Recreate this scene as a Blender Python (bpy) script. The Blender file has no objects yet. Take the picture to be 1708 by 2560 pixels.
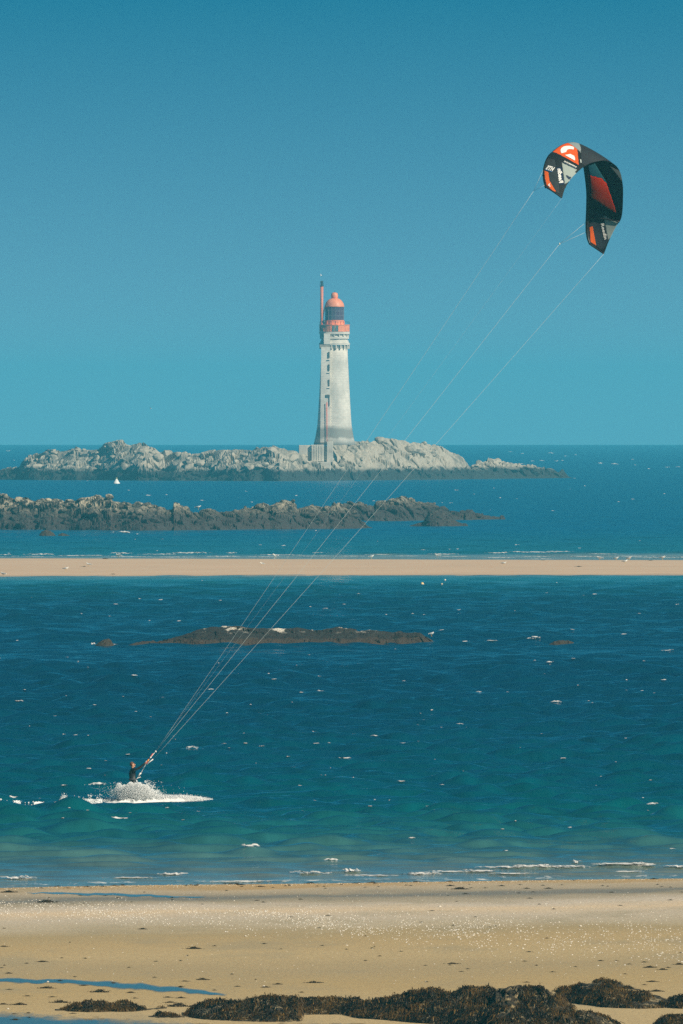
import bpy, bmesh, math, random
import numpy as np
from mathutils import Vector, Matrix, Euler

# ------------------------------------------------------------------ camera, sky, sun, exposure
sc = bpy.context.scene
F = 40000.0          # focal length in pixels of the 1708 x 2560 photograph (long telephoto)
CX, HY = 854.0, 1017.0   # picture column of the optical axis, row of the true horizontal
CAMH = 18.0          # camera height above the sea
RE = 6371000.0       # earth radius: the sea really curves away here

cam = bpy.data.cameras.new('camera')
cam.sensor_fit = 'VERTICAL'
cam.sensor_height = 36.0
cam.lens = F / 2560.0 * 36.0
cam.clip_start = 1.0
cam.clip_end = 60000.0
camo = bpy.data.objects.new('camera', cam)
sc.collection.objects.link(camo)
camo.location = (0, 0, CAMH)
camo.rotation_euler = (math.pi / 2 - math.atan((1280 - HY) / F), 0, 0)
sc.camera = camo

SUN_AZ = math.radians(50)     # to the right of straight behind the camera
SUN_EL = math.radians(36)
world = bpy.data.worlds.new('World')
sc.world = world
world.use_nodes = True
wn = world.node_tree
wn.nodes.clear()
w_out = wn.nodes.new('ShaderNodeOutputWorld')
w_bg = wn.nodes.new('ShaderNodeBackground')
w_sky = wn.nodes.new('ShaderNodeTexSky')
w_sky.sky_type = 'NISHITA'
w_sky.sun_disc = False
w_sky.sun_elevation = SUN_EL
w_sky.sun_rotation = math.pi - SUN_AZ
w_sky.altitude = 0
w_sky.air_density = 1.0
w_sky.dust_density = 0.6
w_sky.ozone_density = 2.0
w_tc = wn.nodes.new('ShaderNodeTexCoord')
w_map = wn.nodes.new('ShaderNodeMapping')
w_map.inputs['Scale'].default_value = (1, 1, 4)
w_map.inputs['Location'].default_value = (0, 0, 0.13)
w_mul = wn.nodes.new('ShaderNodeMix')
w_mul.data_type = 'RGBA'
w_mul.blend_type = 'MULTIPLY'
w_mul.inputs['Factor'].default_value = 1.0
# milky air low over the sea, clear deep blue-green above it (carries on unchanged to the zenith)
w_sep = wn.nodes.new('ShaderNodeSeparateXYZ')
w_rng = wn.nodes.new('ShaderNodeMapRange')
w_rng.inputs['From Min'].default_value = 0.0
w_rng.inputs['From Max'].default_value = 0.028
w_tint = wn.nodes.new('ShaderNodeMix')
w_tint.data_type = 'RGBA'
w_tint.inputs['A'].default_value = (0.40, 0.60, 0.63, 1)
w_tint.inputs['B'].default_value = (0.002, 0.370, 0.440, 1)
wn.links.new(w_tc.outputs['Generated'], w_sep.inputs[0])
wn.links.new(w_sep.outputs['Z'], w_rng.inputs['Value'])
wn.links.new(w_rng.outputs['Result'], w_tint.inputs['Factor'])
wn.links.new(w_tint.outputs['Result'], w_mul.inputs['B'])
wn.links.new(w_tc.outputs['Generated'], w_map.inputs['Vector'])
wn.links.new(w_map.outputs['Vector'], w_sky.inputs['Vector'])
wn.links.new(w_sky.outputs['Color'], w_mul.inputs['A'])
wn.links.new(w_mul.outputs['Result'], w_bg.inputs['Color'])
w_bg.inputs['Strength'].default_value = 0.125
wn.links.new(w_bg.outputs['Background'], w_out.inputs['Surface'])

sun = bpy.data.lights.new('sun', 'SUN')
sun.energy = 5.0
sun.angle = math.radians(0.5)
sun.color = (1.0, 0.90, 0.74)
suno = bpy.data.objects.new('sun', sun)
sc.collection.objects.link(suno)
sdir = Vector((math.sin(SUN_AZ) * math.cos(SUN_EL), -math.cos(SUN_AZ) * math.cos(SUN_EL), math.sin(SUN_EL)))
suno.rotation_euler = (-sdir).to_track_quat('-Z', 'Y').to_euler()
suno.location = (40, -40, 80)

sc.view_settings.view_transform = 'Standard'
sc.view_settings.look = 'None'
sc.view_settings.exposure = 0.12
sc.view_settings.gamma = 1.0
sc.view_settings.use_curve_mapping = False
sc.render.engine = 'CYCLES'
sc.cycles.use_denoising = False
sc.cycles.max_bounces = 6
sc.cycles.volume_bounces = 1
sc.cycles.transparent_max_bounces = 8

random.seed(7)
rng = np.random.default_rng(11)
COL = sc.collection

# ------------------------------------------------------------------ helpers
def cz(d):
    return -d * d / (2 * RE)

def dist(py, h=0.0):
    """distance of the point of the sea (or of a level h above it) seen on picture row py"""
    a = (py - HY) / F
    d = (CAMH - h) / max(a, 1e-4)
    for _ in range(30):
        d = (CAMH - h) / (a - d / (2 * RE))
    return d

def P(px, py, d):
    return Vector(((px - CX) / F * d, d, CAMH - (py - HY) / F * d))

def vnoise(x, y, seed=0):
    x = np.asarray(x, float); y = np.asarray(y, float)
    xi = np.floor(x).astype(np.int64); yi = np.floor(y).astype(np.int64)
    fx = x - xi; fy = y - yi
    fx = fx * fx * (3 - 2 * fx); fy = fy * fy * (3 - 2 * fy)
    def h(a, b):
        n = (a * 374761393 + b * 668265263 + seed * 1442695041) & 0xffffffff
        n = ((n ^ (n >> 13)) * 1274126177) & 0xffffffff
        n = (n ^ (n >> 16)) & 0xffffff
        return n / float(0xffffff)
    a = h(xi, yi); b = h(xi + 1, yi); c = h(xi, yi + 1); e = h(xi + 1, yi + 1)
    return (a * (1 - fx) + b * fx) * (1 - fy) + (c * (1 - fx) + e * fx) * fy

def fbm(x, y, seed=0, octs=4, gain=0.5):
    s = 0; a = 1; t = 0
    for o in range(octs):
        s = s + a * vnoise(x * 2 ** o, y * 2 ** o, seed + o * 17)
        t += a; a *= gain
    return s / t

def mesh_obj(name, verts, faces, mat=None, parent=None, smooth=False):
    me = bpy.data.meshes.new(name)
    me.from_pydata([tuple(v) for v in verts], [], [tuple(f) for f in faces])
    if smooth:
        me.polygons.foreach_set('use_smooth', [True] * len(me.polygons))
    me.update()
    return link(name, me, mat, parent)

def link(name, me, mat=None, parent=None):
    o = bpy.data.objects.new(name, me)
    COL.objects.link(o)
    if mat is not None and me is not None and len(me.materials) == 0:
        me.materials.append(mat)
    if parent is not None:
        o.parent = parent
    return o

def grid_mesh(name, V, nr, nc, mat=None, parent=None, smooth=True, mask=None):
    """V: (nr*nc,3) array, row-major"""
    idx = np.arange(nr * nc).reshape(nr, nc)
    q = np.stack([idx[:-1, :-1], idx[:-1, 1:], idx[1:, 1:], idx[1:, :-1]], -1).reshape(-1, 4)
    if mask is not None:
        q = q[mask.reshape(-1)]
    me = bpy.data.meshes.new(name)
    me.vertices.add(len(V))
    me.vertices.foreach_set('co', np.asarray(V, np.float32).ravel())
    me.loops.add(q.size)
    me.loops.foreach_set('vertex_index', q.astype(np.int32).ravel())
    me.polygons.add(len(q))
    me.polygons.foreach_set('loop_start', (np.arange(len(q)) * 4).astype(np.int32))
    me.polygons.foreach_set('loop_total', np.full(len(q), 4, np.int32))
    me.polygons.foreach_set('use_smooth', np.full(len(q), smooth))
    me.update(calc_edges=True)
    me.validate()
    return link(name, me, mat, parent)

def soup(name, V, faces_per, nf, mat, parent=None, smooth=False):
    """many copies joined: V (n, k, 3); faces_per: list of index tuples in one copy (all same size nf)"""
    n, k, _ = V.shape
    f = np.asarray(faces_per)
    q = (f[None, :, :] + (np.arange(n) * k)[:, None, None]).reshape(-1, nf)
    me = bpy.data.meshes.new(name)
    me.vertices.add(n * k)
    me.vertices.foreach_set('co', V.astype(np.float32).ravel())
    me.loops.add(q.size)
    me.loops.foreach_set('vertex_index', q.astype(np.int32).ravel())
    me.polygons.add(len(q))
    me.polygons.foreach_set('loop_start', (np.arange(len(q)) * nf).astype(np.int32))
    me.polygons.foreach_set('loop_total', np.full(len(q), nf, np.int32))
    me.polygons.foreach_set('use_smooth', np.full(len(q), smooth))
    me.update(calc_edges=True)
    me.validate()
    return link(name, me, mat, parent)

def tag(o, label=None, cat=None, group=None, kind=None):
    if label: o['label'] = label
    if cat: o['category'] = cat
    if group: o['group'] = group
    if kind: o['kind'] = kind
    return o

def empty(name, loc):
    o = bpy.data.objects.new(name, None)
    o.location = loc
    o.empty_display_size = 0.3
    COL.objects.link(o)
    return o

def copy_tree(o, parent=None):
    c = o.copy()
    COL.objects.link(c)
    c.parent = parent
    for ch in [x for x in o.children]:
        copy_tree(ch, c)
    return c

class MB:
    """collects simple shapes into one mesh"""
    def __init__(s):
        s.v = []; s.f = []
    def box(s, x0, x1, y0, y1, z0, z1):
        n = len(s.v)
        s.v += [(x0, y0, z0), (x1, y0, z0), (x1, y1, z0), (x0, y1, z0), (x0, y0, z1), (x1, y0, z1), (x1, y1, z1), (x0, y1, z1)]
        s.f += [(n, n+3, n+2, n+1), (n+4, n+5, n+6, n+7), (n, n+1, n+5, n+4), (n+1, n+2, n+6, n+5), (n+2, n+3, n+7, n+6), (n+3, n, n+4, n+7)]
        return s
    def lathe(s, prof, cx=0, cy=0, seg=32, a0=0, a1=2 * math.pi):
        """prof: list of (r, z)"""
        full = abs(a1 - a0 - 2 * math.pi) < 1e-6
        n = len(s.v); m = seg if full else seg + 1
        for r, z in prof:
            for k in range(m):
                a = a0 + (a1 - a0) * k / seg
                s.v.append((cx + r * math.cos(a), cy + r * math.sin(a), z))
        for i in range(len(prof) - 1):
            for k in range(seg):
                k2 = (k + 1) % m
                s.f.append((n + i * m + k, n + i * m + k2, n + (i + 1) * m + k2, n + (i + 1) * m + k))
        if full:
            if prof[0][0] > 1e-6: s.f.append(tuple(n + k for k in range(m))[::-1])
            if prof[-1][0] > 1e-6: s.f.append(tuple(n + (len(prof) - 1) * m + k for k in range(m)))
        return s
    def tube(s, pts, r, seg=6, caps=True):
        pts = [Vector(p) for p in pts]
        rs = r if isinstance(r, (list, tuple)) else [r] * len(pts)
        n = len(s.v)
        up = Vector((0.13, 0.2, 1)).normalized()
        for i, p in enumerate(pts):
            t = (pts[min(i + 1, len(pts) - 1)] - pts[max(i - 1, 0)]).normalized()
            a = t.cross(up)
            if a.length < 1e-4: a = t.cross(Vector((1, 0, 0)))
            a.normalize(); b = t.cross(a)
            for k in range(seg):
                th = 2 * math.pi * k / seg
                s.v.append(tuple(p + a * math.cos(th) * rs[i] + b * math.sin(th) * rs[i]))
        for i in range(len(pts) - 1):
            for k in range(seg):
                k2 = (k + 1) % seg
                s.f.append((n + i * seg + k, n + i * seg + k2, n + (i + 1) * seg + k2, n + (i + 1) * seg + k))
        if caps:
            s.f.append(tuple(n + k for k in range(seg))[::-1])
            s.f.append(tuple(n + (len(pts) - 1) * seg + k for k in range(seg)))
        return s
    def ball(s, c, r, seg=10, rings=7, scale=(1, 1, 1)):
        n = len(s.v)
        for i in range(rings + 1):
            ph = math.pi * i / rings
            for k in range(seg):
                th = 2 * math.pi * k / seg
                s.v.append((c[0] + r * scale[0] * math.sin(ph) * math.cos(th), c[1] + r * scale[1] * math.sin(ph) * math.sin(th), c[2] + r * scale[2] * math.cos(ph)))
        for i in range(rings):
            for k in range(seg):
                k2 = (k + 1) % seg
                s.f.append((n + i * seg + k, n + (i + 1) * seg + k, n + (i + 1) * seg + k2, n + i * seg + k2))
        return s
    def build(s, name, mat, parent=None, smooth=False):
        return mesh_obj(name, s.v, s.f, mat, parent, smooth)

# ------------------------------------------------------------------ materials
def new_mat(name):
    m = bpy.data.materials.new(name)
    m.use_nodes = True
    nt = m.node_tree
    b = nt.nodes['Principled BSDF']
    return m, nt, b

def N(nt, typ, **kw):
    n = nt.nodes.new(typ)
    for k, v in kw.items():
        setattr(n, k, v)
    return n

def simple(name, col, rough=0.6, noise=0.0, scale=3.0, bump=0.0, metallic=0.0):
    m, nt, b = new_mat(name)
    b.inputs['Roughness'].default_value = rough
    b.inputs['Metallic'].default_value = metallic
    if noise > 0:
        tc = N(nt, 'ShaderNodeTexCoord')
        nz = N(nt, 'ShaderNodeTexNoise'); nz.inputs['Scale'].default_value = scale; nz.inputs['Detail'].default_value = 6
        nt.links.new(tc.outputs['Object'], nz.inputs['Vector'])
        r = N(nt, 'ShaderNodeValToRGB')
        r.color_ramp.elements[0].position = 0.3; r.color_ramp.elements[1].position = 0.7
        r.color_ramp.elements[0].color = tuple(c * (1 - noise) for c in col) + (1,)
        r.color_ramp.elements[1].color = tuple(min(1, c * (1 + noise)) for c in col) + (1,)
        nt.links.new(nz.outputs['Fac'], r.inputs['Fac'])
        nt.links.new(r.outputs['Color'], b.inputs['Base Color'])
        if bump > 0:
            bp = N(nt, 'ShaderNodeBump'); bp.inputs['Strength'].default_value = bump; bp.inputs['Distance'].default_value = 0.05
            nt.links.new(nz.outputs['Fac'], bp.inputs['Height'])
            nt.links.new(bp.outputs['Normal'], b.inputs['Normal'])
    else:
        b.inputs['Base Color'].default_value = tuple(col) + (1,)
    return m

def fabric(name, col, trans=0.35):
    m, nt, b = new_mat(name)
    out = nt.nodes['Material Output']
    b.inputs['Base Color'].default_value = tuple(col) + (1,)
    b.inputs['Roughness'].default_value = 0.6
    b.inputs['Specular IOR Level'].default_value = 0.2
    tr = N(nt, 'ShaderNodeBsdfTranslucent'); tr.inputs['Color'].default_value = tuple(col) + (1,)
    mx = N(nt, 'ShaderNodeMixShader'); mx.inputs['Fac'].default_value = trans
    nt.links.new(b.outputs['BSDF'], mx.inputs[1]); nt.links.new(tr.outputs['BSDF'], mx.inputs[2])
    nt.links.new(mx.outputs['Shader'], out.inputs['Surface'])
    return m

def ramp(nt, stops, interp='LINEAR'):
    r = N(nt, 'ShaderNodeValToRGB')
    r.color_ramp.interpolation = interp
    while len(r.color_ramp.elements) > 1:
        r.color_ramp.elements.remove(r.color_ramp.elements[-1])
    r.color_ramp.elements[0].position = stops[0][0]
    r.color_ramp.elements[0].color = tuple(stops[0][1]) + (1,)
    for p, c in stops[1:]:
        e = r.color_ramp.elements.new(p)
        e.color = tuple(c) + (1,)
    return r

def math_node(nt, op, a, b=None, clamp=False):
    n = N(nt, 'ShaderNodeMath', operation=op, use_clamp=clamp)
    for i, v in enumerate((a, b)):
        if v is None: continue
        if isinstance(v, (int, float)): n.inputs[i].default_value = v
        else: nt.links.new(v, n.inputs[i])
    return n.outputs[0]

def maprange(nt, v, a, b, c=0.0, d=1.0, smooth=False):
    n = N(nt, 'ShaderNodeMapRange', clamp=True)
    if smooth: n.interpolation_type = 'SMOOTHSTEP'
    nt.links.new(v, n.inputs[0])
    for i, x in enumerate((a, b, c, d)): n.inputs[i + 1].default_value = x
    return n.outputs[0]

def mix_col(nt, fac, a, b):
    n = N(nt, 'ShaderNodeMix', data_type='RGBA')
    if isinstance(fac, (int, float)): n.inputs['Factor'].default_value = fac
    else: nt.links.new(fac, n.inputs['Factor'])
    for nm, v in (('A', a), ('B', b)):
        if isinstance(v, tuple): n.inputs[nm].default_value = v if len(v) == 4 else v + (1,)
        else: nt.links.new(v, n.inputs[nm])
    return n.outputs['Result']

def noise(nt, vec, scale, detail=4, rough=0.55, dist_=0.0):
    n = N(nt, 'ShaderNodeTexNoise')
    n.inputs['Scale'].default_value = scale; n.inputs['Detail'].default_value = detail
    n.inputs['Roughness'].default_value = rough; n.inputs['Distortion'].default_value = dist_
    nt.links.new(vec, n.inputs['Vector'])
    return n.outputs['Fac']

def scaled(nt, vec, s):
    n = N(nt, 'ShaderNodeMapping'); n.inputs['Scale'].default_value = s
    nt.links.new(vec, n.inputs['Vector'])
    return n.outputs['Vector']

# sea
def sea_material():
    m, nt, b = new_mat('sea_water')
    g = N(nt, 'ShaderNodeNewGeometry')
    pos = g.outputs['Position']
    sep = N(nt, 'ShaderNodeSeparateXYZ'); nt.links.new(pos, sep.inputs[0])
    n1 = noise(nt, scaled(nt, pos, (0.03, 0.012, 0)), 1.0, 4)
    n2 = noise(nt, scaled(nt, pos, (0.5, 0.09, 0)), 1.0, 6, 0.62)
    yv = math_node(nt, 'ADD', sep.outputs['Y'], math_node(nt, 'MULTIPLY', math_node(nt, 'SUBTRACT', n1, 0.5), 40.0))
    # shoreline runs slightly oblique
    yv = math_node(nt, 'ADD', yv, math_node(nt, 'MULTIPLY', sep.outputs['X'], -0.55))
    f = maprange(nt, yv, 590, 2400)
    st = lambda d: (d - 590) / (2400 - 590)
    stops = [(st(596), (0.26, 0.25, 0.17)), (st(615), (0.16, 0.19, 0.145)), (st(640), (0.055, 0.12, 0.105)), (st(665), (0.008, 0.075, 0.080)),
             (st(700), (0.0004, 0.055, 0.066)), (st(770), (0.0001, 0.044, 0.064)), (st(900), (0.0001, 0.030, 0.054)), (st(1050), (0.0001, 0.025, 0.050)),
             (st(1250), (0.0001, 0.026, 0.052)), (st(1480), (0.0001, 0.036, 0.062)), (st(1620), (0.001, 0.060, 0.072)), (st(1690), (0.008, 0.110, 0.110)),
             (st(1725), (0.10, 0.17, 0.14)), (st(1900), (0.14, 0.18, 0.15)), (st(1950), (0.20, 0.24, 0.20)), (st(1985), (0.006, 0.100, 0.115)),
             (st(2300), (0.0003, 0.085, 0.150)), (1.0, (0.0003, 0.085, 0.165))]
    r = ramp(nt, stops); nt.links.new(f, r.inputs['Fac'])
    br = maprange(nt, n2, 0.3, 0.7, 1.1, 1.95)  # water patchiness plus some ripple light and dark painted into the colour
    mul = N(nt, 'ShaderNodeMix', data_type='RGBA', blend_type='MULTIPLY'); mul.inputs['Factor'].default_value = 1
    comb = N(nt, 'ShaderNodeCombineColor')
    for k in range(3): nt.links.new(br, comb.inputs[k])
    nt.links.new(r.outputs['Color'], mul.inputs['A']); nt.links.new(comb.outputs[0], mul.inputs['B'])
    nt.links.new(mul.outputs['Result'], b.inputs['Base Color'])
    nt.links.new(maprange(nt, sep.outputs['Y'], 1700, 3500, 0.07, 0.35), b.inputs['Roughness'])
    b.inputs['IOR'].default_value = 1.33
    h1 = noise(nt, scaled(nt, pos, (0.9, 1.4, 0.0)), 1.0, 5, 0.6, 0.3)
    bp = N(nt, 'ShaderNodeBump'); bp.inputs['Distance'].default_value = 0.22
    nt.links.new(maprange(nt, sep.outputs['Y'], 1000, 2600, 0.12, 1.4), bp.inputs['Strength'])
    nt.links.new(h1, bp.inputs['Height']); nt.links.new(bp.outputs['Normal'], b.inputs['Normal'])
    return m

def sand_material(bar=False):
    m, nt, b = new_mat('bar_sand' if bar else 'beach_sand')
    g = N(nt, 'ShaderNodeNewGeometry'); pos = g.outputs['Position']
    fine = noise(nt, scaled(nt, pos, (7, 2.5, 1)), 1.0, 6, 0.7)
    if bar:
        big = noise(nt, scaled(nt, pos, (0.04, 0.05, 0)), 1.0, 4)
        c = mix_col(nt, maprange(nt, big, 0.35, 0.65), (0.65, 0.44, 0.275), (0.70, 0.48, 0.31))
        c = mix_col(nt, maprange(nt, fine, 0.4, 0.7, 0, 0.25), c, (0.48, 0.36, 0.24))
        sp = N(nt, 'ShaderNodeSeparateXYZ'); nt.links.new(pos, sp.inputs[0])
        zz = math_node(nt, 'ADD', sp.outputs['Z'], math_node(nt, 'MULTIPLY', math_node(nt, 'SUBTRACT', noise(nt, scaled(nt, pos, (0.15, 0.02, 0)), 1.0, 4), 0.5), 0.10))
        c = mix_col(nt, maprange(nt, zz, -0.20, -0.13, 0.55, 0), c, (0.30, 0.24, 0.17))
        rip = noise(nt, scaled(nt, pos, (0.12, 0.10, 0)), 1.0, 6, 0.65)
        c = mix_col(nt, maprange(nt, rip, 0.5, 0.62, 0, 0.3), c, (0.50, 0.36, 0.25))
        nt.links.new(c, b.inputs['Base Color'])
        b.inputs['Roughness'].default_value = 0.85
        return m
    sep = N(nt, 'ShaderNodeSeparateXYZ'); nt.links.new(pos, sep.inputs[0])
    n1 = noise(nt, scaled(nt, pos, (0.10, 0.035, 0)), 1.0, 4)
    n2 = noise(nt, scaled(nt, pos, (0.30, 0.14, 0)), 1.0, 7, 0.62)
    y = math_node(nt, 'ADD', sep.outputs['Y'], math_node(nt, 'MULTIPLY', math_node(nt, 'SUBTRACT', n1, 0.5), 16.0))
    y = math_node(nt, 'ADD', y, math_node(nt, 'MULTIPLY', math_node(nt, 'SUBTRACT', n2, 0.5), 11.0))
    y = math_node(nt, 'ADD', y, math_node(nt, 'MULTIPLY', sep.outputs['X'], -0.5))
    f = maprange(nt, y, 460, 630)
    st = lambda d: (d - 460) / 170.0
    tan = (0.56, 0.41, 0.20); grey = (0.45, 0.335, 0.165); pale = (0.78, 0.585, 0.37); wet = (0.27, 0.235, 0.165); grav = (0.55, 0.35, 0.14)
    stops = [(st(460), tan), (st(485), (0.51, 0.36, 0.155)), (st(500), (0.45, 0.335, 0.17)), (st(515), tan), (st(530), (0.53, 0.375, 0.17)), (st(541), grey), (st(549), (0.55, 0.45, 0.30)),
             (st(558), (0.62, 0.51, 0.37)), (st(567), pale), (st(574), (0.66, 0.55, 0.42)), (st(580), (0.44, 0.36, 0.25)), (st(587), wet), (st(593), (0.42, 0.34, 0.23)), (st(598), (0.53, 0.41, 0.26)),
             (st(601), (0.48, 0.31, 0.13)), (st(605), grav), (st(612), grav), (st(618), (0.3, 0.25, 0.16))]
    r = ramp(nt, stops); nt.links.new(f, r.inputs['Fac'])
    c = mix_col(nt, maprange(nt, fine, 0.42, 0.72, 0, 0.55), r.outputs['Color'], (0.34, 0.24, 0.115))
    pt = noise(nt, scaled(nt, pos, (0.22, 0.06, 0)), 1.0, 6, 0.65)
    c = mix_col(nt, maprange(nt, pt, 0.52, 0.66, 0, 0.55), c, (0.36, 0.29, 0.17))
    spk = noise(nt, scaled(nt, pos, (22, 6, 1)), 1.0, 2, 0.6)
    sh = math_node(nt, 'MULTIPLY', maprange(nt, spk, 0.60, 0.70), maprange(nt, y, 545, 562, 0, 0.8))
    c = mix_col(nt, sh, c, (0.78, 0.72, 0.62))
    nt.links.new(c, b.inputs['Base Color'])
    wetf = math_node(nt, 'MULTIPLY', maprange(nt, y, 581, 586), maprange(nt, y, 593, 589))
    nt.links.new(maprange(nt, wetf, 0, 1, 0.8, 0.35), b.inputs['Roughness'])
    bp = N(nt, 'ShaderNodeBump'); bp.inputs['Strength'].default_value = 0.8; bp.inputs['Distance'].default_value = 0.05
    nt.links.new(fine, bp.inputs['Height']); nt.links.new(bp.outputs['Normal'], b.inputs['Normal'])
    return m

def rock_material(name, z_weed, z_soft, granite, dark, weed, patch=0.5, scale=0.35, guano=None):
    """tide-zoned rock: weed below a level, bare granite above with patches of lichen and painted shade"""
    m, nt, b = new_mat(name)
    g = N(nt, 'ShaderNodeNewGeometry'); pos = g.outputs['Position']
    sep = N(nt, 'ShaderNodeSeparateXYZ'); nt.links.new(pos, sep.inputs[0])
    n1 = noise(nt, pos, scale, 6, 0.65)
    n2 = noise(nt, pos, scale * 5, 5, 0.6)
    base = mix_col(nt, maprange(nt, n1, patch - 0.06, patch + 0.06), granite, dark)  # dark patches: lichen, plus crevice shade painted between lit rock
    base = mix_col(nt, maprange(nt, n2, 0.45, 0.75, 0, 0.5), base, tuple(x * 0.55 for x in granite))
    if guano:
        n3 = noise(nt, scaled(nt, pos, (0.5, 0.3, 0.9)), 1.0, 5, 0.65)
        gz = maprange(nt, sep.outputs['Z'], guano[0], guano[1])
        gf = math_node(nt, 'MULTIPLY', maprange(nt, n3, 0.535, 0.585), gz)
        base = mix_col(nt, gf, base, (0.62, 0.56, 0.46))
    zz = math_node(nt, 'ADD', sep.outputs['Z'], math_node(nt, 'MULTIPLY', math_node(nt, 'SUBTRACT', n1, 0.5), z_soft * 3.4))
    wf = maprange(nt, zz, z_weed - z_soft * 0.3, z_weed + z_soft * 0.3, 1, 0)
    wcol = mix_col(nt, maprange(nt, n2, 0.4, 0.7), weed, tuple(x * 1.9 for x in weed))
    c = mix_col(nt, wf, base, wcol)
    nt.links.new(c, b.inputs['Base Color'])
    b.inputs['Roughness'].default_value = 0.85
    bp = N(nt, 'ShaderNodeBump'); bp.inputs['Strength'].default_value = 0.7; bp.inputs['Distance'].default_value = 0.25
    nt.links.new(n2, bp.inputs['Height']); nt.links.new(bp.outputs['Normal'], b.inputs['Normal'])
    return m

def foam_material(name, thr=0.42, scale=3.0, aniso=(1, 0.4, 1), col=0.80, rim=False, edge=False):
    m, nt, b = new_mat(name)
    out = nt.nodes['Material Output']
    g = N(nt, 'ShaderNodeNewGeometry')
    n1 = noise(nt, scaled(nt, g.outputs['Position'], aniso), scale, 5, 0.65, 0.4)
    b.inputs['Base Color'].default_value = (col, col * 0.97, col * 0.91, 1)
    b.inputs['Roughness'].default_value = 0.8
    tr = N(nt, 'ShaderNodeBsdfTransparent')
    mx = N(nt, 'ShaderNodeMixShader')
    f = n1
    if edge:
        ea = N(nt, 'ShaderNodeAttribute'); ea.attribute_name = 'edge'
        f = math_node(nt, 'ADD', n1, maprange(nt, ea.outputs['Fac'], 0, 1, -0.32, 0.10))
    if rim:
        tc = N(nt, 'ShaderNodeTexCoord'); ln = N(nt, 'ShaderNodeVectorMath', operation='LENGTH')
        nt.links.new(scaled(nt, tc.outputs['Object'], (1, 1, 0)), ln.inputs[0])
        f = math_node(nt, 'ADD', n1, maprange(nt, ln.outputs['Value'], 0.0, 1.0, 0.16, -0.22))
    nt.links.new(maprange(nt, f, thr - 0.07, thr + 0.09), mx.inputs['Fac'])
    nt.links.new(tr.outputs[0], mx.inputs[1]); nt.links.new(b.outputs[0], mx.inputs[2])
    nt.links.new(mx.outputs[0], out.inputs['Surface'])
    return m

M = {}
M['sea'] = sea_material()
M['sand'] = sand_material()
M['bar'] = sand_material(True)
M['foam'] = foam_material('sea_foam', 0.45, 4.5, (1, 0.35, 1), 0.80, False, True)
M['cap'] = foam_material('whitecap_foam', 0.46, 3.0, (1, 0.5, 1), 0.76, True)
M['foam_wash'] = foam_material('shore_wash', 0.62, 1.6, (1, 0.25, 1))
M['foam_thin'] = foam_material('thin_foam', 0.41, 3.0, (0.6, 0.25, 1), 0.78, False, True)
M['spray'] = simple('spray_drops', (0.82, 0.82, 0.80), 0.7)
M['white'] = simple('white_feathers', (0.78, 0.76, 0.70), 0.7)
M['gullgrey'] = simple('grey_feathers', (0.36, 0.38, 0.40), 0.7)
M['yellow'] = simple('yellow_bill', (0.7, 0.42, 0.05), 0.5)
M['black'] = simple('black_rubber', (0.012, 0.012, 0.013), 0.5)

# ------------------------------------------------------------------ wave field
_wr = random.Random(3)
WAVES = []
for i in range(96):
    lam = 1.7 * (7.5 / 1.7) ** (_wr.random() ** 1.0)
    th = math.radians(-80 + _wr.gauss(0, 46 if lam < 4.5 else 30))           # running across and a little towards the beach
    amp = 0.0054 * lam ** 0.70 * (0.6 + 0.8 * _wr.random())
    k = 2 * math.pi / lam
    WAVES.append((k * math.cos(th), k * math.sin(th), amp, _wr.random() * 6.283, lam))

def shore_d(x):
    """distance of the beach's waterline at lateral position x"""
    return 604.5 + 0.5 * x + 0.9 * (vnoise(np.asarray(x) * 0.12, np.asarray(x) * 0 + 3.3, 5) - 0.5) * 4

def wave_z(x, y, cell=None):
    z = np.zeros_like(x)
    for kx, ky, a, ph, lam in WAVES:
        s = np.sin(kx * x + ky * y + ph)
        w = a * (s + 0.22 * (1 - 2 * (1 - s) * 0.5) * s)
        if cell is not None:
            w = w * np.clip((lam / cell - 2.0) / 2.0, 0, 1)
        z += w
    # group structure: gusty patches
    g = 0.25 + 1.5 * fbm(x * 0.16, y * 0.05, 9, 3)
    z = z * g
    z = np.where(z > 0, z * (1 + 1.6 * np.clip(z, 0, 0.25)), z * 0.85)
    damp = np.clip((y - shore_d(x)) / 75.0, 0.24, 1) * np.clip((y - shore_d(x)) / 12.0, 0.06, 1)
    damp = damp * np.where(y < 1800, np.clip((1708 - y) / 220.0, 0.10, 1) ** 0.8, np.clip((y - 1925) / 60.0, 0.15, 1))
    damp = damp * (1 - 0.70 * np.exp(-((y - 1165) / 52.0) ** 2))      # shoal around the reef
    # water flattened by the board's wake
    wx, wy = (345 - CX) / F * 729.0, 727.0
    wk = np.exp(-(((x - wx) / 4.2) ** 2 + ((y - wy) / 9.0) ** 2))
    return z * damp * (1 - 0.9 * wk)

def sea_z(x, y):
    a = np.array([float(x)]); b = np.array([float(y)])
    return float(wave_z(a, b)[0]) + cz(math.hypot(x, y))

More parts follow.
